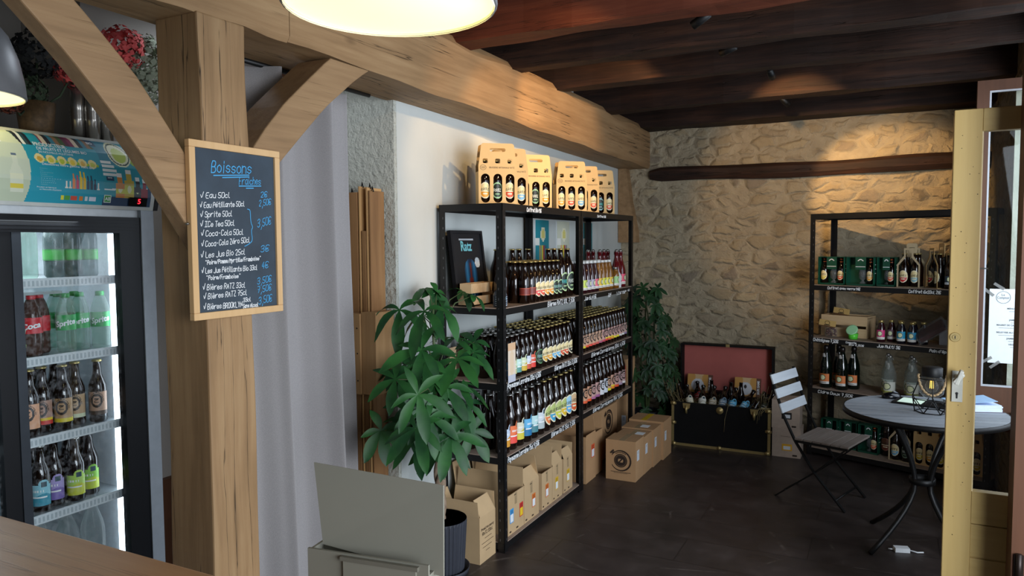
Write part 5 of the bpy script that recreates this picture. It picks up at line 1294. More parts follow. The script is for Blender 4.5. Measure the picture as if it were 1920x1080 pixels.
# lid standing up behind
b = B(); y = CY1; b.box(CX0 - .035, y + .075, CH + .01, CX1 - .035, y + .085, CH + .41); tl = b.build('lid_panel', M_trunk, t)
b = B()
for qd in ((CX0 - .035, CH + .01, CX0 - .023, CH + .41), (CX1 - .047, CH + .01, CX1 - .035, CH + .41), (CX0 - .023, CH + .398, CX1 - .047, CH + .41), (CX0 - .023, CH + .01, CX1 - .047, CH + .022)): b.box(qd[0], y - .01, qd[1], qd[2], y + .076, qd[3])
b.build('lid_rim', M_trunk, tl); B().box(CX0 - .022, y + .070, CH + .022, CX1 - .048, y + .0745, CH + .397).build('lid_lining', M_lining, tl)
b = B().box(.97, y - .014, CH + .397, 1.0, y - .008, CH + .42); b.build('lid_clasp', M_brass, tl)
# straw
q = random.Random(9); b = B()
for i in range(900):
    x = q.uniform(CX0 + .02, CX1 - .02); yy = q.uniform(CY0 + .015, CY1 - .03); z = CH - .05 + q.uniform(-.01, .05); a = q.random() * 6.28; l = q.uniform(.03, .09)
    b.tube([(x, yy, z), (x + l * .5 * cos(a), yy + l * .5 * sin(a) * .6, z + q.uniform(0, .03)), (min(CX1 - .01, max(CX0 + .01, x + l * cos(a))), min(CY1 - .02, max(CY0 + .01, yy + l * sin(a) * .6)), z + q.uniform(-.02, .02))], .0011, 3)
for i in range(34):
    sd = q.choice((0, 0, 1, 1, 1)); x = q.uniform(CX0 - .01, CX0 + .07) if sd == 0 else q.uniform(CX1 - .10, CX1 - .01); yy = CY0 + q.uniform(.01, .1); dx = q.uniform(-.10, .02) if sd == 0 else q.uniform(-.05, .07)
    b.tube([(x, yy, CH - .02), (x + dx * .5, yy - .02, CH + q.uniform(.03, .10)), (x + dx, yy - q.uniform(.0, .05), CH + q.uniform(.03, .19))], .0012, 3)
for x, l in ((1.06, .20), (1.30, .11), (1.315, .08), (1.29, .06), (1.33, .05), (1.28, .09)):
    b.tube([(x + .05, CY0 + .02, CH + .01), (x + .01, CY0 - .012, CH + .002), (x - .012, CY0 - .016, CH - l * .5), (x - .018, CY0 - .014, CH - l)], .0016, 4)
o = b.build('packing_straw', plain('straw', '#8f7f56', .8, var=.3)); tag(o, 'dry packing straw filling and spilling over the open trunk', 'straw'); o['kind'] = 'stuff'
# bottles lying and standing in the straw: x, y, z, lean(x), lean(y), label colours
cb = [(.705, 2.52, 0, -.32, None, 'unlabelled dark bottle leaning left at the left end of the trunk'), (.778, 2.50, 0, -.32, ('#d8d2bc', '#d7cfae'), 'cream-labelled bottle leaning left beside the left clasp'), (.80, 2.66, 0, -.2, ('#c23a34', '#a83030'), 'red-labelled bottle behind the cream one in the trunk'), (.862, 2.495, 0, -.1, ('#d8d6cc', '#cfcbb8'), 'white-labelled bottle lying toward the front in the trunk'),
      (.90, 2.72, 0, -.1, None, 'dark bottle standing behind in the straw, left half of trunk'), (.937, 2.50, 0, -.05, ('#b0a48e', '#9a8f7a'), 'tan-labelled bottle left of centre in the trunk'), (1.035, 2.69, 0, .06, ('#9fb6d8', '#d9a24a'), 'upright tall bottle in the centre of the trunk with pale blue label'), (1.008, 2.515, 0, .0, ('#7f95a8', '#5f7488'), 'slate-blue labelled bottle at trunk centre'),
      (1.082, 2.495, 0, .05, ('#5fb4dc', '#4a9cc8'), 'sky-blue labelled bottle in front at trunk centre'), (1.115, 2.71, 0, .02, None, 'dark neck standing right of the upright bottle in the trunk'), (1.150, 2.51, 0, .35, ('#63b8e0', '#4fa4cc'), 'second blue-labelled bottle, leaning right in the trunk'), (1.222, 2.50, 0, .40, None, 'unlabelled dark bottle leaning right beside the right clasp'), (1.292, 2.505, 0, .40, ('#2f3f38', '#26332e'), 'dark green labelled bottle at the right end of the trunk')]
for x, yy, a, s, lc, lb in cb:
    up = 1.6 if 'upright' in lb or 'standing' in lb else .75
    d = Vector((s * 1.1, .75 if up < 1 else .15, up)).normalized(); f = Vector((0, -1, .55)); f = (f - d * f.dot(d)).normalized(); e_ = d.cross(f)
    o = bottle('long', M_glassbrown, None if lc is None else M_blackcap, plab(*lc) if lc else None, x, yy - .045, CH - (.085 if up > 1 else .055), 0, lb)
    o.rotation_euler = Matrix((f, e_, d)).transposed().to_euler()
def f_box(u, v):
    if ((u / .62) ** 2 + ((v - .42) / .34) ** 2 < 1) and v < .75: return '#2a2420' if (u * 1.3) ** 2 + ((v - .52) * 1.3) ** 2 < .018 else '#d9dade'
    return '#cf9a52' if ((u + .7) ** 2 + (v - .8) ** 2 < .2) or ((u - .8) ** 2 + (v - .7) ** 2 < .15) or v < .12 else '#dcb98a'
for i, x in enumerate((.662, 1.045)):
    t = thing('gift_box', '%s orange and white gift box leaning in the open trunk lid' % ('left', 'right')[i], 'box', (x, 2.80, CH + .01), 0, 'gift boxes in the trunk lid')
    t.rotation_euler = (radians(-12), 0, 0)
    B().box(0, 0, 0, .20, .03, .150).build('box_body', plain('brown_box', '#6a4434', .6), t)
    b = B(); V = []; F = []; C = []
    for j in range(25):
        for k in range(33): V.append((.168 * k / 32, -.0008, .15 * j / 24))
    for j in range(24):
        for k in range(32): a = j * 33 + k; F.append((a, a + 1, a + 34, a + 33)); C.append(lin(f_box(2 * (k + .5) / 32 - 1, (j + .5) / 24)))
    b.add(V, F, 0, False, C); b.build('printed_front', PRINT, t, colors=True)
    B().text('JEUX GAME', .024, .0004, 0, onface((.192, -.001, .02), (0, 0, 1), (-1, 0, 0)), .11, bold=.0008).build('side_lettering', M_whiteink, t)

# ---------------------------------------------------------------- angled shelving in the far right corner
BA = -.3527; BX, BY = 1.617, 2.592
Mw = T(BX, BY, 0) @ Rz(BA)
def bw(e, d, z): return Mw @ Vector((e, d, z))
s3 = shelving('black metal shelving unit standing at an angle in front of the stone wall', 1.19, .38, (BX, BY, 0), BA, [.062, .512, .890, 1.279, 1.80], .04)
s3['label'] = 'black metal shelving unit angled across the corner in front of the stone wall'
b = B(); Ml = onface((0, -.0022, 0), (1, 0, 0))
for s, x0, x1, z, h in (('Coffret avec verre 14\u20ac', .137, .368, 1.250, .018), ('Coffret 6x33cl 21\u20ac', .688, .884, 1.247, .02), ('Ch\u00e2taignes 7,50\u20ac', .037, .222, .861, .021), ('Compote', .276, .350, .867, .012), ('Bio 2,50\u20ac', .299, .403, .852, .012), ('Jus Multi 3\u20ac', .493, .643, .858, .02), ("Pain d'\u00e9pice", .826, .96, .860, .018), ('Cidre Doux 7,50\u20ac', .08, .333, .478, .02)):
    write(b, s, (x0, z), (x1, z), h, .0038 if h > .015 else .0028, Ml)
b.build('chalk_prices', M_chalkW, s3)
M_greenbox = plain('dark_green_gift_box', '#0f4a37', .5)
WD = 'on the angled shelving'
def giftset(e, d, z, rz, sx, lb, ls, w2=True):
    p = bw(e, d, z); t = thing('bottle_gift_box', lb, 'gift box', p, BA + rz); h = .205; dp = .075
    b = B(); b.box(0, dp - .004, 0, sx, dp, h); b.box(0, 0, 0, sx, dp, .012); b.box(0, 0, h - .004, sx, dp, h); b.box(sx - .003, 0, 0, sx, dp, h); b.box(0, 0, 0, .003, dp, h); b.box(sx * .34, -.001, .115, sx * .72, .002, h); b.build('box_shell', M_greenbox, t)
    b = B(); ribbon(b, chaikin([(sx * .44, .178), (sx * .53, .19), (sx * .62, .178)]), .006, onface((0, -.0016, 0), (1, 0, 0))); ribbon(b, [(sx * .36, .135), (sx * .70, .135)], .004, onface((0, -.0016, 0), (1, 0, 0)))
    for k in range(3): ribbon(b, [(.018, .15 - k * .03), (.055, .15 - k * .03)], .004, onface((sx + .0008, 0, 0), (0, 1, 0)))
    b.build('printed_marks', M_whiteink, t)
    B().lathe([(0, .013), (.022, .013), (.022, .02), (.006, .035), (.024, .05), (.027, .085), (.023, .112), (.022, .112), (.025, .085), (.0, .05)], 20, (sx * .53, .038, 0)).build('glass', clear('beer_glass', (.75, .8, .8), .05, .2), t)
    for k, (x, l) in enumerate(((.035, ls[0]), (sx - .035, ls[1]))):
        if l is None: continue
        w_ = t.matrix_basis @ Vector((x, .036, .0125))
        o = bottle('long', M_glassbrown, M_blackcap, l, w_.x, w_.y, w_.z, BA + rz - pi / 2, 'orange-necked bottle at %s of %s' % (('left', 'right')[k], lb.replace('dark green gift box', 'green box').replace(' behind the chair', '')), None)
        o.scale = (.86, .86, .82); link('neck_foil', lathe_once('neck_foil', [(.0155, .176), (.0138, .196), (.0133, .218)], plain('orange_foil', '#c8683a', .4)), o)
LO = {}
def lathe_once(nm, prof, m):
    if nm not in LO: LO[nm] = lathe_mesh(nm, prof, m)
    return LO[nm]
giftset(.035, .06, 1.28, -.05, .195, 'dark green gift box, first from left on the top level', (YE, RE))
giftset(.242, .06, 1.28, -.05, .195, 'dark green gift box, second from left on the top level', (None, AM))
giftset(.450, .07, 1.28, -.02, .122, 'dark green gift box, third from left on the top level', (None, RE))
def basket(e, d, z, rz, lb, labs, mat=M_kraft, small=False):
    """open-sided bottle carrier: two end gables, handle tongue, low tray, two bottles across"""
    p = bw(e, d, z); t = thing('bottle_basket', lb, 'bottle carrier', p, BA + rz); W, D = .145, .13; b = B()
    g = [(0, 0), (.010, 0), (.010, .15), (W / 2 - .018, .205), (W / 2 - .02, .255), (W / 2 + .02, .255), (W / 2 + .018, .205), (W - .010, .15), (W - .010, 0), (W, 0), (W, .155), (W / 2 + .03, .215), (W / 2 + .03, .268), (W / 2 - .03, .268), (W / 2 - .03, .215), (0, .155)]
    b.box(0, 0, 0, W, D, .003); b.build('tray', mat, t)
    for y in (-.002, D): B().prism(g, y, y + .002, 'y').build('gable', mat, t)
    b = B().flat([rrect(-.034, 0, .034, .095, .012), rrect(-.019, .05, .019, .068, .006)], .003, 0, T(W / 2, D / 2, .205) @ Mf); b.build('handle', mat, t)
    for k, (x, y, l) in enumerate(((.037, .033, labs[0]), (.108, .033, labs[1]), (.037, .098, None), (.108, .098, None))):
        w_ = t.matrix_basis @ Vector((x, y, .0035)); bottle('long', M_glassbrown, M_gold, l, w_.x, w_.y, w_.z, BA + rz - pi / 2, 'beer bottle at %s of the %s' % (('front left', 'front right', 'back left', 'back right')[k], lb.replace('open bottle basket', 'basket').replace(' with red-labelled bottle', '').replace(' with light blue oval label', '')))
basket(.588, .06, 1.28, .03, 'open bottle basket with red-labelled bottle beside the green boxes', (ratz('#c8242c'), ratz('#8fc0cc')), plain('pale_carrier', '#b9a684', .7))
basket(.742, .145, 1.28, -.75, 'open bottle basket with kraft gable, second from the door', (ratz('#c8242c'), ratz('#c9c4a0')), M_kraft)
bottle('long', M_glassbrown, M_gold, label('bluet', .0305, .03, .085, .9, f_juice('#2a3a4c', '#cfd6de')), *bw(.918, .052, 1.28), BA - pi / 2, 'dark bottle with slate label right of the kraft basket ' + WD)
bottle('long', M_glassbrown, M_gold, label('redt', .0305, .03, .085, .9, f_band('#8a3038')), *bw(.980, .10, 1.28), BA - pi / 2, 'dark bottle with dull red label nearest the door stile ' + WD)
basket(1.03, .06, 1.28, .0, 'open bottle basket half hidden behind the door stile', (ratz('#c8242c'), None), M_kraft)
# second level: crate, nut bag, compote tub, juices, gingerbread
t = thing('display_crate', 'pale slatted crate with chestnut bags in front of it', 'crate', bw(.03, .14, .891), BA)
b = B(); b.box(0, 0, 0, .335, .010, .068); b.box(0, 0, .088, .335, .010, .158)
for x in (0, .325): b.box(x, .01, 0, x + .01, .16, .158)
b.box(0, .15, 0, .335, .16, .158); b.box(.0, .01, .14, .335, .15, .15); b.build('slats', M_crate, t)
def foldcard(p, rz, rx, lb):
    t = thing('chestnut_card', lb, 'card', p, BA + rz); t.rotation_euler = (rx, .10, BA + rz)
    B().box(-.062, 0, 0, .062, .003, .05).build('card', plain('ochre_card', '#c4a262', .7), t)
    b = B(); M = onface((0, -.0006, 0), (1, 0, 0)); ribbon(b, [(.018 * cos(a / 12 * 6.28), .03 + .013 * sin(a / 12 * 6.28)) for a in range(13)], .003, M); ribbon(b, [(-.02, .012), (.02, .014)], .006, M); b.build('printed_mark', M_ink, t)
    B().box(-.062, -.0006, .0, .062, .0036, .008).build('brown_edge', plain('brown_edge', '#5a3a22', .7), t)
def nutbag(p, lb, n=34):
    t = thing('chestnut_bag', lb, 'bag', p); qq = random.Random(4); b = B()
    for i in range(n):
        a = qq.random() * 6.28; r = .034 * sqrt(qq.random()); z = qq.uniform(.010, .065); b.lathe([(0, -.008), (.007, -.004), (.008, .002), (0, .009)], 6, M=T(r * cos(a), r * .55 * sin(a), z) @ Rx(qq.random() * 3) @ Ry(qq.random() * 3))
    o = b.build('chestnuts', plain('chestnut', '#5a3428', .4, var=.4, nscale=60), t); o['kind'] = 'stuff'
    B().lathe([(.0, .001), (.040, .003), (.044, .03), (.040, .068), (.028, .085)], 18, M=Matrix.Diagonal((1, .62, 1, 1))).build('clear_film', clear('cellophane', (.9, .9, .9), .08, .08), t)
nutbag(bw(.135, .075, .891), 'clear bag of chestnuts on the shelf in front of the crate')
foldcard(bw(.115, .045, .968), 0, -.15, 'ochre card tilted on the chestnut bag in front of the crate')
foldcard(bw(.155, .19, 1.0495), -.1, -.1, 'ochre folded card standing on top of the crate')
t = thing('compote_tub', 'green tub with tilted clear-topped lid tub stacked on it, before the crate', 'tub', bw(.297, .07, .891), BA)
B().lathe([(0, 0), (.030, 0), (.035, .042), (.033, .042), (.0, .004)], 24).build('lower_tub', plain('lime_tub', '#55c83a', .35), t)
Mk = T(-.005, -.004, .062) @ Rx(.95)
B().lathe([(0, -.016), (.034, -.014), (.040, .008)], 26, M=Mk).build('upper_tub', plain('pale_lime_rim', '#9fd6a4', .35), t); B().lathe([(.041, .006), (.041, .012), (.034, .0125)], 26, M=Mk).build('rim', plain('pale_lime_rim', '#9fd6a4', .35), t); B().lathe([(.034, .010), (0, .011)], 26, M=Mk).build('clear_lid', plain('grey_film', '#6f8a80', .15), t)
for i, (e_, d_, c, g, qn) in enumerate(((.495, .055, '#d83a7c', M_purplejuice, 'pink'), (.540, .12, '#7a5a6a', M_purplejuice, 'dull purple'), (.600, .12, '#c2a47a', M_purplejuice, 'tan'), (.628, .055, '#2a9cc4', M_blackjuice, 'turquoise'), (.688, .117, '#2a9cc4', M_blackjuice, 'turquoise, rear'), (.700, .05, '#2a8cb4', M_blackjuice, 'blue, front'), (.752, .11, '#1f6f9a', M_blackjuice, 'deep blue'))):
    bottle('juice', g, M_gold, jl('juice', c), *bw(e_, d_, .891), BA - pi / 2 - .1, 'small juice bottle with %s label, %s from left on the middle level' % (qn, ordn(i)), 'small juice bottles', 'juice_bottle')
t = thing('gingerbread_tray', 'clear wrapped tray of gingerbread tilted on the shelf edge', 'tray', bw(.775, .012, .915), BA + .2); t.rotation_euler = (.5, -.62, BA + .12)
B().box(0, 0, 0, .17, .10, .03).build('gingerbread', plain('gingerbread', '#4a2018', .5, var=.3), t); b = B(); b.box(-.025, -.015, -.003, .195, .115, .0); b.box(-.012, -.008, .0, .182, .108, .042); b.build('clear_wrap', clear('clear_wrap', (.9, .9, .92), .06, .12), t)
t = thing('pale_box', 'pale grey-white box behind the gingerbread tray', 'box', bw(.83, .17, .891), BA); B().box(0, 0, 0, .22, .12, .11).build('carton', plain('pale_grey_board', '#9a9698', .7), t)
# third level: ciders and lemonades
for i, (e_, d_) in enumerate(((.100, .08), (.155, .17), (.222, .075), (.270, .16))):
    o = bottle('champ', M_glassdark, None, label('cid', .0436, .03, .105, 1.2, f_juice('#d97a3a', '#d8d6d0')), *bw(e_, d_, .513), BA - pi / 2 - .25, 'dark cider bottle with orange label, %s from left under the crate' % ordn(i), 'cider bottles', 'cider_bottle')
    link('neck_tag', label('ntag', .026, .21, .255, .7, lambda u, v: '#c9c8c4' if abs(u) < .7 * (1 - abs(v - .5)) + .1 else None), o)
    link('foil', lathe_once('ciderfoil', [(.0175, .262), (.0172, .28), (.0192, .283), (.0192, .301), (.0145, .313), (0, .3148)], plain('dark_foil', '#15100e', .35)), o)
for i, (e_, d_) in enumerate(((.512, .152), (.555, .07), (.665, .15), (.705, .075))):
    o = bottle('swing', M_clear, M_silver, label('lem', .0412, .02, .105, 1.6, f_juice('#d3d6cc', '#b7c25a')), *bw(e_, d_, .513), BA - pi / 2 - .3, 'clear swing-top bottle with white and lime label, %s from left behind the table' % ordn(i), 'clear swing-top bottles', 'lemonade_bottle')
    link('neck_tag', label('ltag', .021, .19, .235, .8, lambda u, v: '#b4b6b2' if abs(u) < .7 * (1 - abs(v - .5)) + .1 else None), o)
# bottom level
for i, (e_, d_) in enumerate(((.06, .10), (.185, .12), (.33, .11))):
    giftset(e_ + .0, d_, .063, 0, (.12, .13, .14)[i], 'dark green gift box, %s on the bottom level behind the chair' % ('leftmost', 'middle', 'rightmost')[i], (None, (None, None, RE)[i]))
bottle('big', M_glassbrown, M_blackcap, label('bd', .0408, .04, .13, 1.0, f_ratz('#7a3a2c', '#6a4434', '#8a5a4a')), *bw(.513, .17, .063), BA - pi / 2, 'large dark bottle with brown oval label on the bottom level', None)
basket(.558, .07, .063, -.05, 'open bottle basket with light blue oval label on the bottom level', (ratz('#7fc0e6'), ratzg('#8aa08a', '#cfd8d0')), plain('pale_carrier', '#b9a684', .7))
for i, e_ in enumerate((.816, 1.03)):
    p = bw(e_, .12, .063); t = thing('gift_carrier', 'pale window carrier on the bottom level behind the table legs, %s' % ('left', 'right')[i], 'bottle carrier', p, BA)
    link('front_panel', CF, t); link('back_panel', CB, t); link('side_panels', CS, t)
    for k in (-1, 0, 1): w_ = t.matrix_basis @ Vector((k * .066, 0, .0025)); bottle('long', M_glassbrown, M_blackcap, YE if k else OR, w_.x, w_.y, w_.z, BA - pi / 2, 'bottle %s of the %s window carrier behind the table legs' % (('at left', 'in the middle', 'at right')[k + 1], ('left', 'right')[i]))

# ---------------------------------------------------------------- round table and what lies on it
TX, TY, TZ, TR = 2.315, 1.045, .72, .385
t = thing('bistro_table', 'round slatted bistro table with curved black legs behind the open door', 'table', (TX, TY, 0), radians(12))
for i in range(11):
    y0 = -TR + i * (2 * TR / 11); y1 = y0 + 2 * TR / 11 - .010; P = []
    def xx(y): return sqrt(max(0, (TR - .008) ** 2 - y * y))
    ya, yb = max(y0, -TR + .012), min(y1, TR - .012); K = 6
    P = [(xx(ya + (yb - ya) * k / K), ya + (yb - ya) * k / K) for k in range(K + 1)] + [(-xx(yb - (yb - ya) * k / K), yb - (yb - ya) * k / K) for k in range(K + 1)]
    B().prism(P, TZ - .018, TZ, 'z').build('slat', M_slat, t)
B().lathe([(TR - .008, TZ - .028), (TR, TZ - .028), (TR, TZ - .001), (TR - .008, TZ - .001), (TR - .008, TZ - .028)], 72, caps=False).build('rim', M_blackm, t)
b = B(); b.bar((-TR + .02, 0, TZ - .025), (TR - .02, 0, TZ - .025), .025, .012); b.bar((0, -TR + .02, TZ - .025), (0, TR - .02, TZ - .025), .025, .012); b.build('cross_bars', M_blackm, t)
for k in range(4):
    a = radians(33 + 90 * k); P = []
    for i in range(15):
        s = i / 14; r = .21 - .165 * sin(min(1, s * 1.75) * pi / 2) + .285 * max(0, (s - .52) / .48) ** 1.6; P.append((r * cos(a), r * sin(a), TZ - .03 - (TZ - .035) * s))
    B().tube(P, .013, 8).build('leg', M_blackm, t)
B().lathe([(.052, .335), (.062, .335), (.062, .365), (.052, .365), (.052, .335)], 24, caps=False).build('leg_ring', M_blackm, t)
t = thing('computer_mouse', 'black computer mouse at the back edge of the bistro table', 'mouse', (2.165, 1.305, TZ), .5)
B().lathe([(0, 0), (.03, 0), (.032, .010), (.026, .026), (.012, .033), (0, .034)], 20, M=Matrix.Diagonal((1.7, .95, 1, 1))).build('shell', plain('glossy_black', '#0c0d12', .12), t); B().tube([(.035, 0, .027), (.02, 0, .034), (.005, 0, .036)], .004, 6).build('wheel', M_grey, t)
t = thing('tablet_case', 'dark tablet case with lit screen lying behind the lantern', 'tablet', (2.30, 1.21, TZ), -.25); B().box(-.12, -.08, 0, .16, .09, .010).build('case', M_blackm, t); B().box(-.095, -.065, .0102, .02, .07, .0108).build('screen', emit('lit_tablet_screen', '#cfe6d4', .45), t)
# jar lantern in a wire stand
LX, LY = 2.345, 1.005
t = thing('jar_lantern', 'glass jar lantern with bulb, rope handle and black lid on the table', 'lantern', (LX + .0, LY + .02, TZ + .075))
B().lathe([(0, 0), (.035, .0), (.055, .02), (.060, .05), (.054, .085), (.043, .112), (.043, .118)], 28).build('jar', clear('jar_glass', (.93, .95, .95), .03, .05), t)
b = B().lathe([(.046, .108), (.048, .112), (.048, .152), (.044, .156), (0, .156)], 28); ll = b.build('lid', M_blackm, t)
bl = B().lathe([(.012, .11), (.014, .095), (.030, .065), (.031, .048), (.02, .028), (0, .024)], 20).build('bulb', clear('bulb_glass', (.97, .95, .9), .02, .03), t)
b = B()
for k in range(4): a = k * 1.57; b.tube([(.006 * cos(a), .006 * sin(a), .085), (.008 * cos(a), .008 * sin(a), .045)], .0016, 5)
b.build('filament', emit('filament', '#ffc95a', 2.5), bl)
P = []
for i in range(60):
    s = i / 59; a = pi * s; P.append((-.062 * cos(a) + .002 * cos(s * 90), -.035 - .018 * sin(a) + .002 * sin(s * 90), .122 - .105 * sin(a)))
b = B().tube(P, .0058, 7); b.build('rope_handle', plain('jute_rope', '#b39872', .9, var=.3, nscale=120, bump=.6), ll)
t = thing('wire_stand', 'black geometric wire stand around the jar lantern', 'stand', (LX, LY, TZ)); b = B(); R1, R2, R3 = .075, .098, .066
A = [[(R1 * cos(2 * pi * k / 6), R1 * sin(2 * pi * k / 6), .003) for k in range(6)], [(R2 * cos(2 * pi * (k + .5) / 6), R2 * sin(2 * pi * (k + .5) / 6), .072) for k in range(6)]]
for k in range(6):
    b.tube([A[0][k], A[0][(k + 1) % 6]], .0028, 6); b.tube([A[0][k], A[1][k]], .0028, 6); b.tube([A[0][(k + 1) % 6], A[1][k]], .0028, 6); b.tube([A[1][k], A[1][(k + 1) % 6]], .0028, 6)
for k in (0, 2, 4): b.tube([A[1][k], (R3 * .9 * cos(2 * pi * (k + .5) / 6), R3 * .9 * sin(2 * pi * (k + .5) / 6), .175)], .0028, 6)
b.tube([(R3 * .9 * cos(a), R3 * .9 * sin(a), .175) for a in [2 * pi * k / 24 for k in range(25)]], .0028, 6); b.build('wire_frame', M_blackm, t)
t = thing('paper_pad', 'stack of blue-white papers with a dark cover on the round table', 'papers', (2.52, 1.16, TZ), .35)
B().box(-.10, -.07, 0, .14, .09, .003).build('dark_cover', plain('plum_cover', '#3a1f30', .5), t)
for k in range(5): B().box(-.10 + .004 * k, -.07, .003 + .007 * k, .13 + .006 * sin(k * 3), .085, .0095 + .007 * k).build('sheaf', plain('bluish_paper', '#cfdcf2', .7), t)
b = B().add([(-.10, -.065, .04), (.11, -.065, .058), (.11, .08, .062), (-.10, .08, .042)], [(0, 1, 2, 3)]); o = b.build('top_sheet', plain('light_blue_sheet', '#a9ccf0', .6), t); so = o.modifiers.new('solid', 'SOLIDIFY'); so.thickness = .0015
t = thing('floor_socket', 'small white plug box with cable on the dark floor by the table foot', 'plug', (2.225, .925, 0), .3); B().box(-.035, -.02, 0, .035, .02, .022).build('plug_box', M_paper, t); B().tube([(.035, 0, .008), (.07, -.02, .006), (.10, -.015, .006)], .004, 6).build('cable', M_paper, t); B().tube([(-.035, 0, .008), (-.06, .01, .006)], .004, 6).build('cable', M_paper, t)

# ---------------------------------------------------------------- folding bistro chair
t = thing('folding_chair', 'folding slatted bistro chair with pale back slats facing the table', 'chair', (1.84, 1.60, 0), radians(-17))
hw = .172
for s in (-1, 1):
    y = s * hw; b = B(); P = [(.155, y, 0), (-.03, y, .20), (-.150, y, .375), (-.225, y, .52), (-.315, y, .775)]
    for p, r in zip(P, P[1:]): b.bar(p, r, .009, .022, up=(0, 1, 0))
    b.build('back_frame', M_blackm, t)
    y = s * (hw - .014); b = B(); P = [(-.275, y, 0), (-.03, y, .20), (.150, y, .372)]
    for p, r in zip(P, P[1:]): b.bar(p, r, .009, .022, up=(0, 1, 0))
    b.build('leg', M_blackm, t)
    b = B(); b.bar((-.155, s * (hw - .006), .374), (.16, s * (hw - .006), .374), .010, .018); b.build('seat_rail', M_blackm, t)
B().tube([(.10, -hw, .06), (.10, hw, .06)], .006).build('stretcher', M_blackm, t); B().tube([(-.21, -hw, .055), (-.21, hw, .055)], .006).build('stretcher', M_blackm, t)
for i in range(6):
    x = -.150 + i * .054; B().box(x, -.182, .383, x + .050, .182, .395).build('seat_slat', M_seat, t, bevel=.002)
for z0, x0 in ((.735, -.306), (.648, -.276), (.560, -.246)):
    M = T(x0, 0, z0) @ Ry(radians(-19)); B().box(.004, -.185, -.030, .014, .185, .030, 0, M).build('back_slat', M_slatback, t, bevel=.002)

# ---------------------------------------------------------------- open glazed door at the right
DX0, DX1, DY = 2.343, 2.86, 0.0
t = thing('glazed_door', 'open varnished pine shop door with glass pane, lock and pale handle', 'door', (0, 0, 0))
b = B(); b.box(DX0, DY, .02, DX0 + .093, DY + .042, 2.09); b.build('lock_stile', M_pine, t, bevel=.003)
b = B(); b.box(DX1 - .09, DY, .02, DX1, DY + .042, 2.09); b.build('hinge_stile', M_pine, t, bevel=.003)
b = B(); b.box(DX0 + .093, DY, 2.005, DX1 - .09, DY + .042, 2.09); b.build('top_rail', M_pineH, t, bevel=.003)
b = B(); b.box(DX0 + .093, DY, .505, DX1 - .09, DY + .042, .63); b.box(DX0 + .093, DY + .012, .02, DX1 - .09, DY + .034, .505)
b.box(DX0 + .093, DY + .004, .372, DX1 - .09, DY + .034, .5); b.box(DX0 + .093, DY + .004, .23, DX1 - .09, DY + .034, .366); b.box(DX0 + .093, DY, .02, DX1 - .09, DY + .042, .20); b.build('lower_panels', M_pineH, t, bevel=.002)
B().add([(DX0 + .093, DY + .02, .63), (DX1 - .09, DY + .02, .63), (DX1 - .09, DY + .02, 2.005), (DX0 + .093, DY + .02, 2.005)], [(0, 1, 2, 3)]).build('glass_pane', pane('door_glass', (.95, .96, .95), 1.0), t)
b = B(); b.box(DX0 + .093, DY + .004, .63, DX0 + .097, DY + .036, 2.005); b.build('glazing_bead', plain('pale_pine_edge', '#e6d3a4', .4), t)
b = B(); b.lathe([(0, .006), (.009, .006), (.010, .004), (.017, .004), (.019, 0)], 24, (0, 0, 0), 0, T(DX0 + .023, DY - .0, 1.225) @ Rx(pi / 2), False); b.box(DX0 + .0215, DY - .0068, 1.219, DX0 + .0245, DY - .0055, 1.231, 1); b.build('cylinder_lock', [M_brass, M_blackm], t)
M_handle = plain('pale_aluminium_handle', '#b4b3a8', .45, .0)
hx = DX0 + .034
b = B(); b.box(hx - .017, DY - .006, .975, hx + .019, DY, 1.095); b.prism([(hx - .003, .988), (hx + .003, .988), (hx + .0035, 1.004), (hx - .0035, 1.004)], DY - .0066, DY - .0055, 'y', 1); b.lathe([(0, .001), (.0052, .001), (.0052, 0)], 12, (0, 0, 0), 1, T(hx, DY - .006, 1.008) @ Rx(pi / 2)); lp = b.build('lock_plate', [M_handle, M_blackm], t, bevel=.0015)
b = B(); b.bar((hx, DY, 1.075), (hx, DY - .045, 1.075), .016, .016); b.bar((hx - .012, DY - .045, 1.056), (hx + .016, DY - .050, 1.092), .016, .030, up=(0, 1, 0)); b.bar((hx - .006, DY - .045, 1.05), (hx + .012, DY - .05, 1.104), .014, .032, up=(0, 1, 0)); b.build('lever', M_handle, lp, bevel=.003)
b = B(); q = random.Random(3)
for i in range(34): x = DX0 + q.uniform(.01, .088); z = q.uniform(.4, 2.0); b.lathe([(0, .0004), (.0011 + .001 * q.random(), .0004)], 6, M=T(x, DY - .0002, z) @ Rx(pi / 2))
b.build('nail_marks', M_ink, t)
# brown jamb post in front of the hinge side
b = B(); b.box(2.548, -.165, 0, 2.74, -.045, 2.78); t = thing('door_jamb', 'brown painted door jamb with dark hinge in front of the pine door', 'door frame', (0, 0, 0)); b.build('post', M_brownwood, t)
b = B(); b.box(2.556, -.172, .37, 2.585, -.165, .47); b.lathe([(.010, 0), (.010, .11)], 12, (2.57, -.176, .365)); b.build('hinge', plain('dark_hinge', '#2b211c', .4, .5), t)
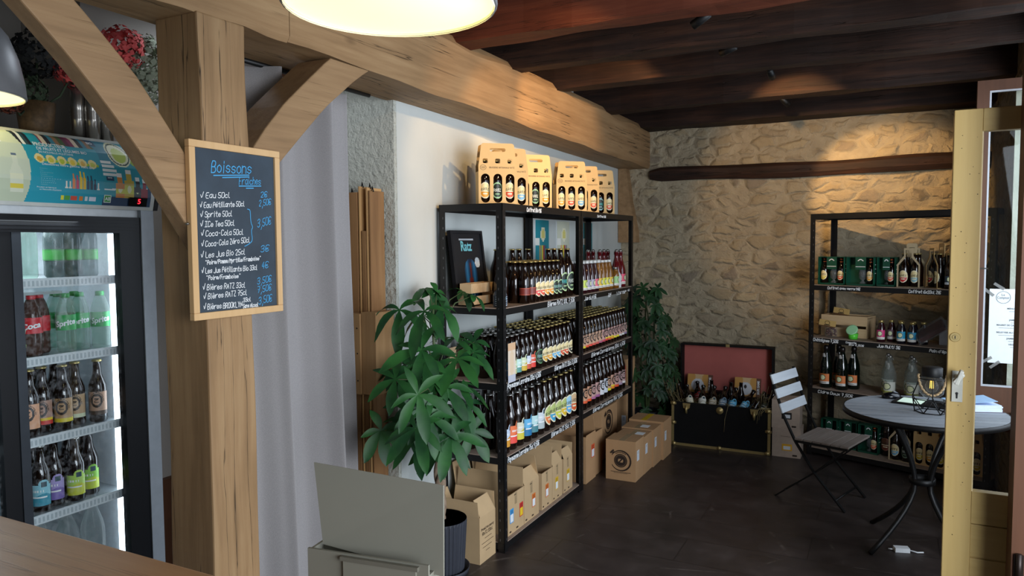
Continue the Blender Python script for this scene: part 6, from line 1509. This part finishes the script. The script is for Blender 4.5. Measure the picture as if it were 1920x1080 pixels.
# brown inner casement of the window, opened into the room, with the menu taped on
t = thing('window_casement', 'brown inward-opened window casement with menu sheet, seen through the door glass', 'window', (0, 0, 0))
y = 1.70
b = B(); b.box(2.565, y, .50, 2.625, y + .045, 2.50); b.build('stile', M_brownwood, t); b = B(); b.box(2.93, y, .50, 2.99, y + .045, 2.50); b.build('stile', M_brownwood, t)
b = B(); b.box(2.625, y, 2.44, 2.93, y + .045, 2.50); b.build('rail', M_brownwood, t); b = B(); b.box(2.625, y, .50, 2.93, y + .045, .757); b.build('rail', M_brownwood, t)
b = B()
for qd in ((2.625, .757, 2.634, 2.44), (2.921, .757, 2.93, 2.44), (2.634, .757, 2.921, .767), (2.634, 2.431, 2.921, 2.44)): b.box(qd[0], y + .002, qd[1], qd[2], y + .02, qd[3])
b.build('white_putty', plain('white_putty', '#b5b9c0', .6), t)
B().add([(2.634, y + .015, .767), (2.921, y + .015, .767), (2.921, y + .015, 2.431), (2.634, y + .015, 2.431)], [(0, 1, 2, 3)]).build('glass_pane', pane('casement_glass', (.9, .92, .9), .9), t)
b = B(); b.box(2.578, y - .004, 1.405, 2.595, y, 1.46); b.bar((2.588, y - .008, 1.437), (2.64, y - .02, 1.437), .006, .006); b.build('latch', M_steel, t)
t = thing('menu_sheet', 'white printed menu sheet taped to the casement glass beside the door', 'menu', (0, 0, 0))
B().box(2.655, y + .008, .895, 2.86, y + .0095, 1.32).build('sheet', M_paper, t)
b = B(); M = onface((0, y + .0072, 0), (1, 0, 0)); dk = plain('grey_print', '#5a6468', .7)
ribbon(b, [(2.722 + .034 * cos(a / 24 * 6.28), 1.272 + .034 * sin(a / 24 * 6.28)) for a in range(25)], .002, M)
b.text('Le', .018, .0003, 0, T(2.712, y + .0072, 1.281) @ Mf); b.text('Comptoir', .020, .0003, 0, T(2.693, y + .0072, 1.264) @ Mf, .058)
for s, x, z, w_ in (('MENU DU JOUR', 2.742, 1.205, .09), ('JAMBON CRU', 2.752, 1.140, .075), ('MAGRET DE CANARD', 2.694, 1.110, .115), ('BELETTES AU NOIR', 2.694, 1.068, .115), ('JAMBON SEC', 2.742, 1.034, .085), ('VEGETARIEN', 2.752, 1.000, .08)):
    b.text(s, .012, .0003, 0, T(x, y + .0072, z) @ Mf, w_, bold=.0003); ribbon(b, [(x + .01, z - .012), (x + w_ - .005, z - .012)], .0016, M)
b.build('printed_text', dk, t)
for (x, z, a) in ((2.652, 1.30, .7), (2.70, 1.335, .6), (2.650, .91, -.6), (2.69, .885, -.7)): B().box(-.03, 0, -.008, .03, .0006, .008, 0, T(x, y + .0062, z) @ Ry(a)).build('tape_strip', clear('sticky_tape', (.85, .85, .83), .3, .35), t)
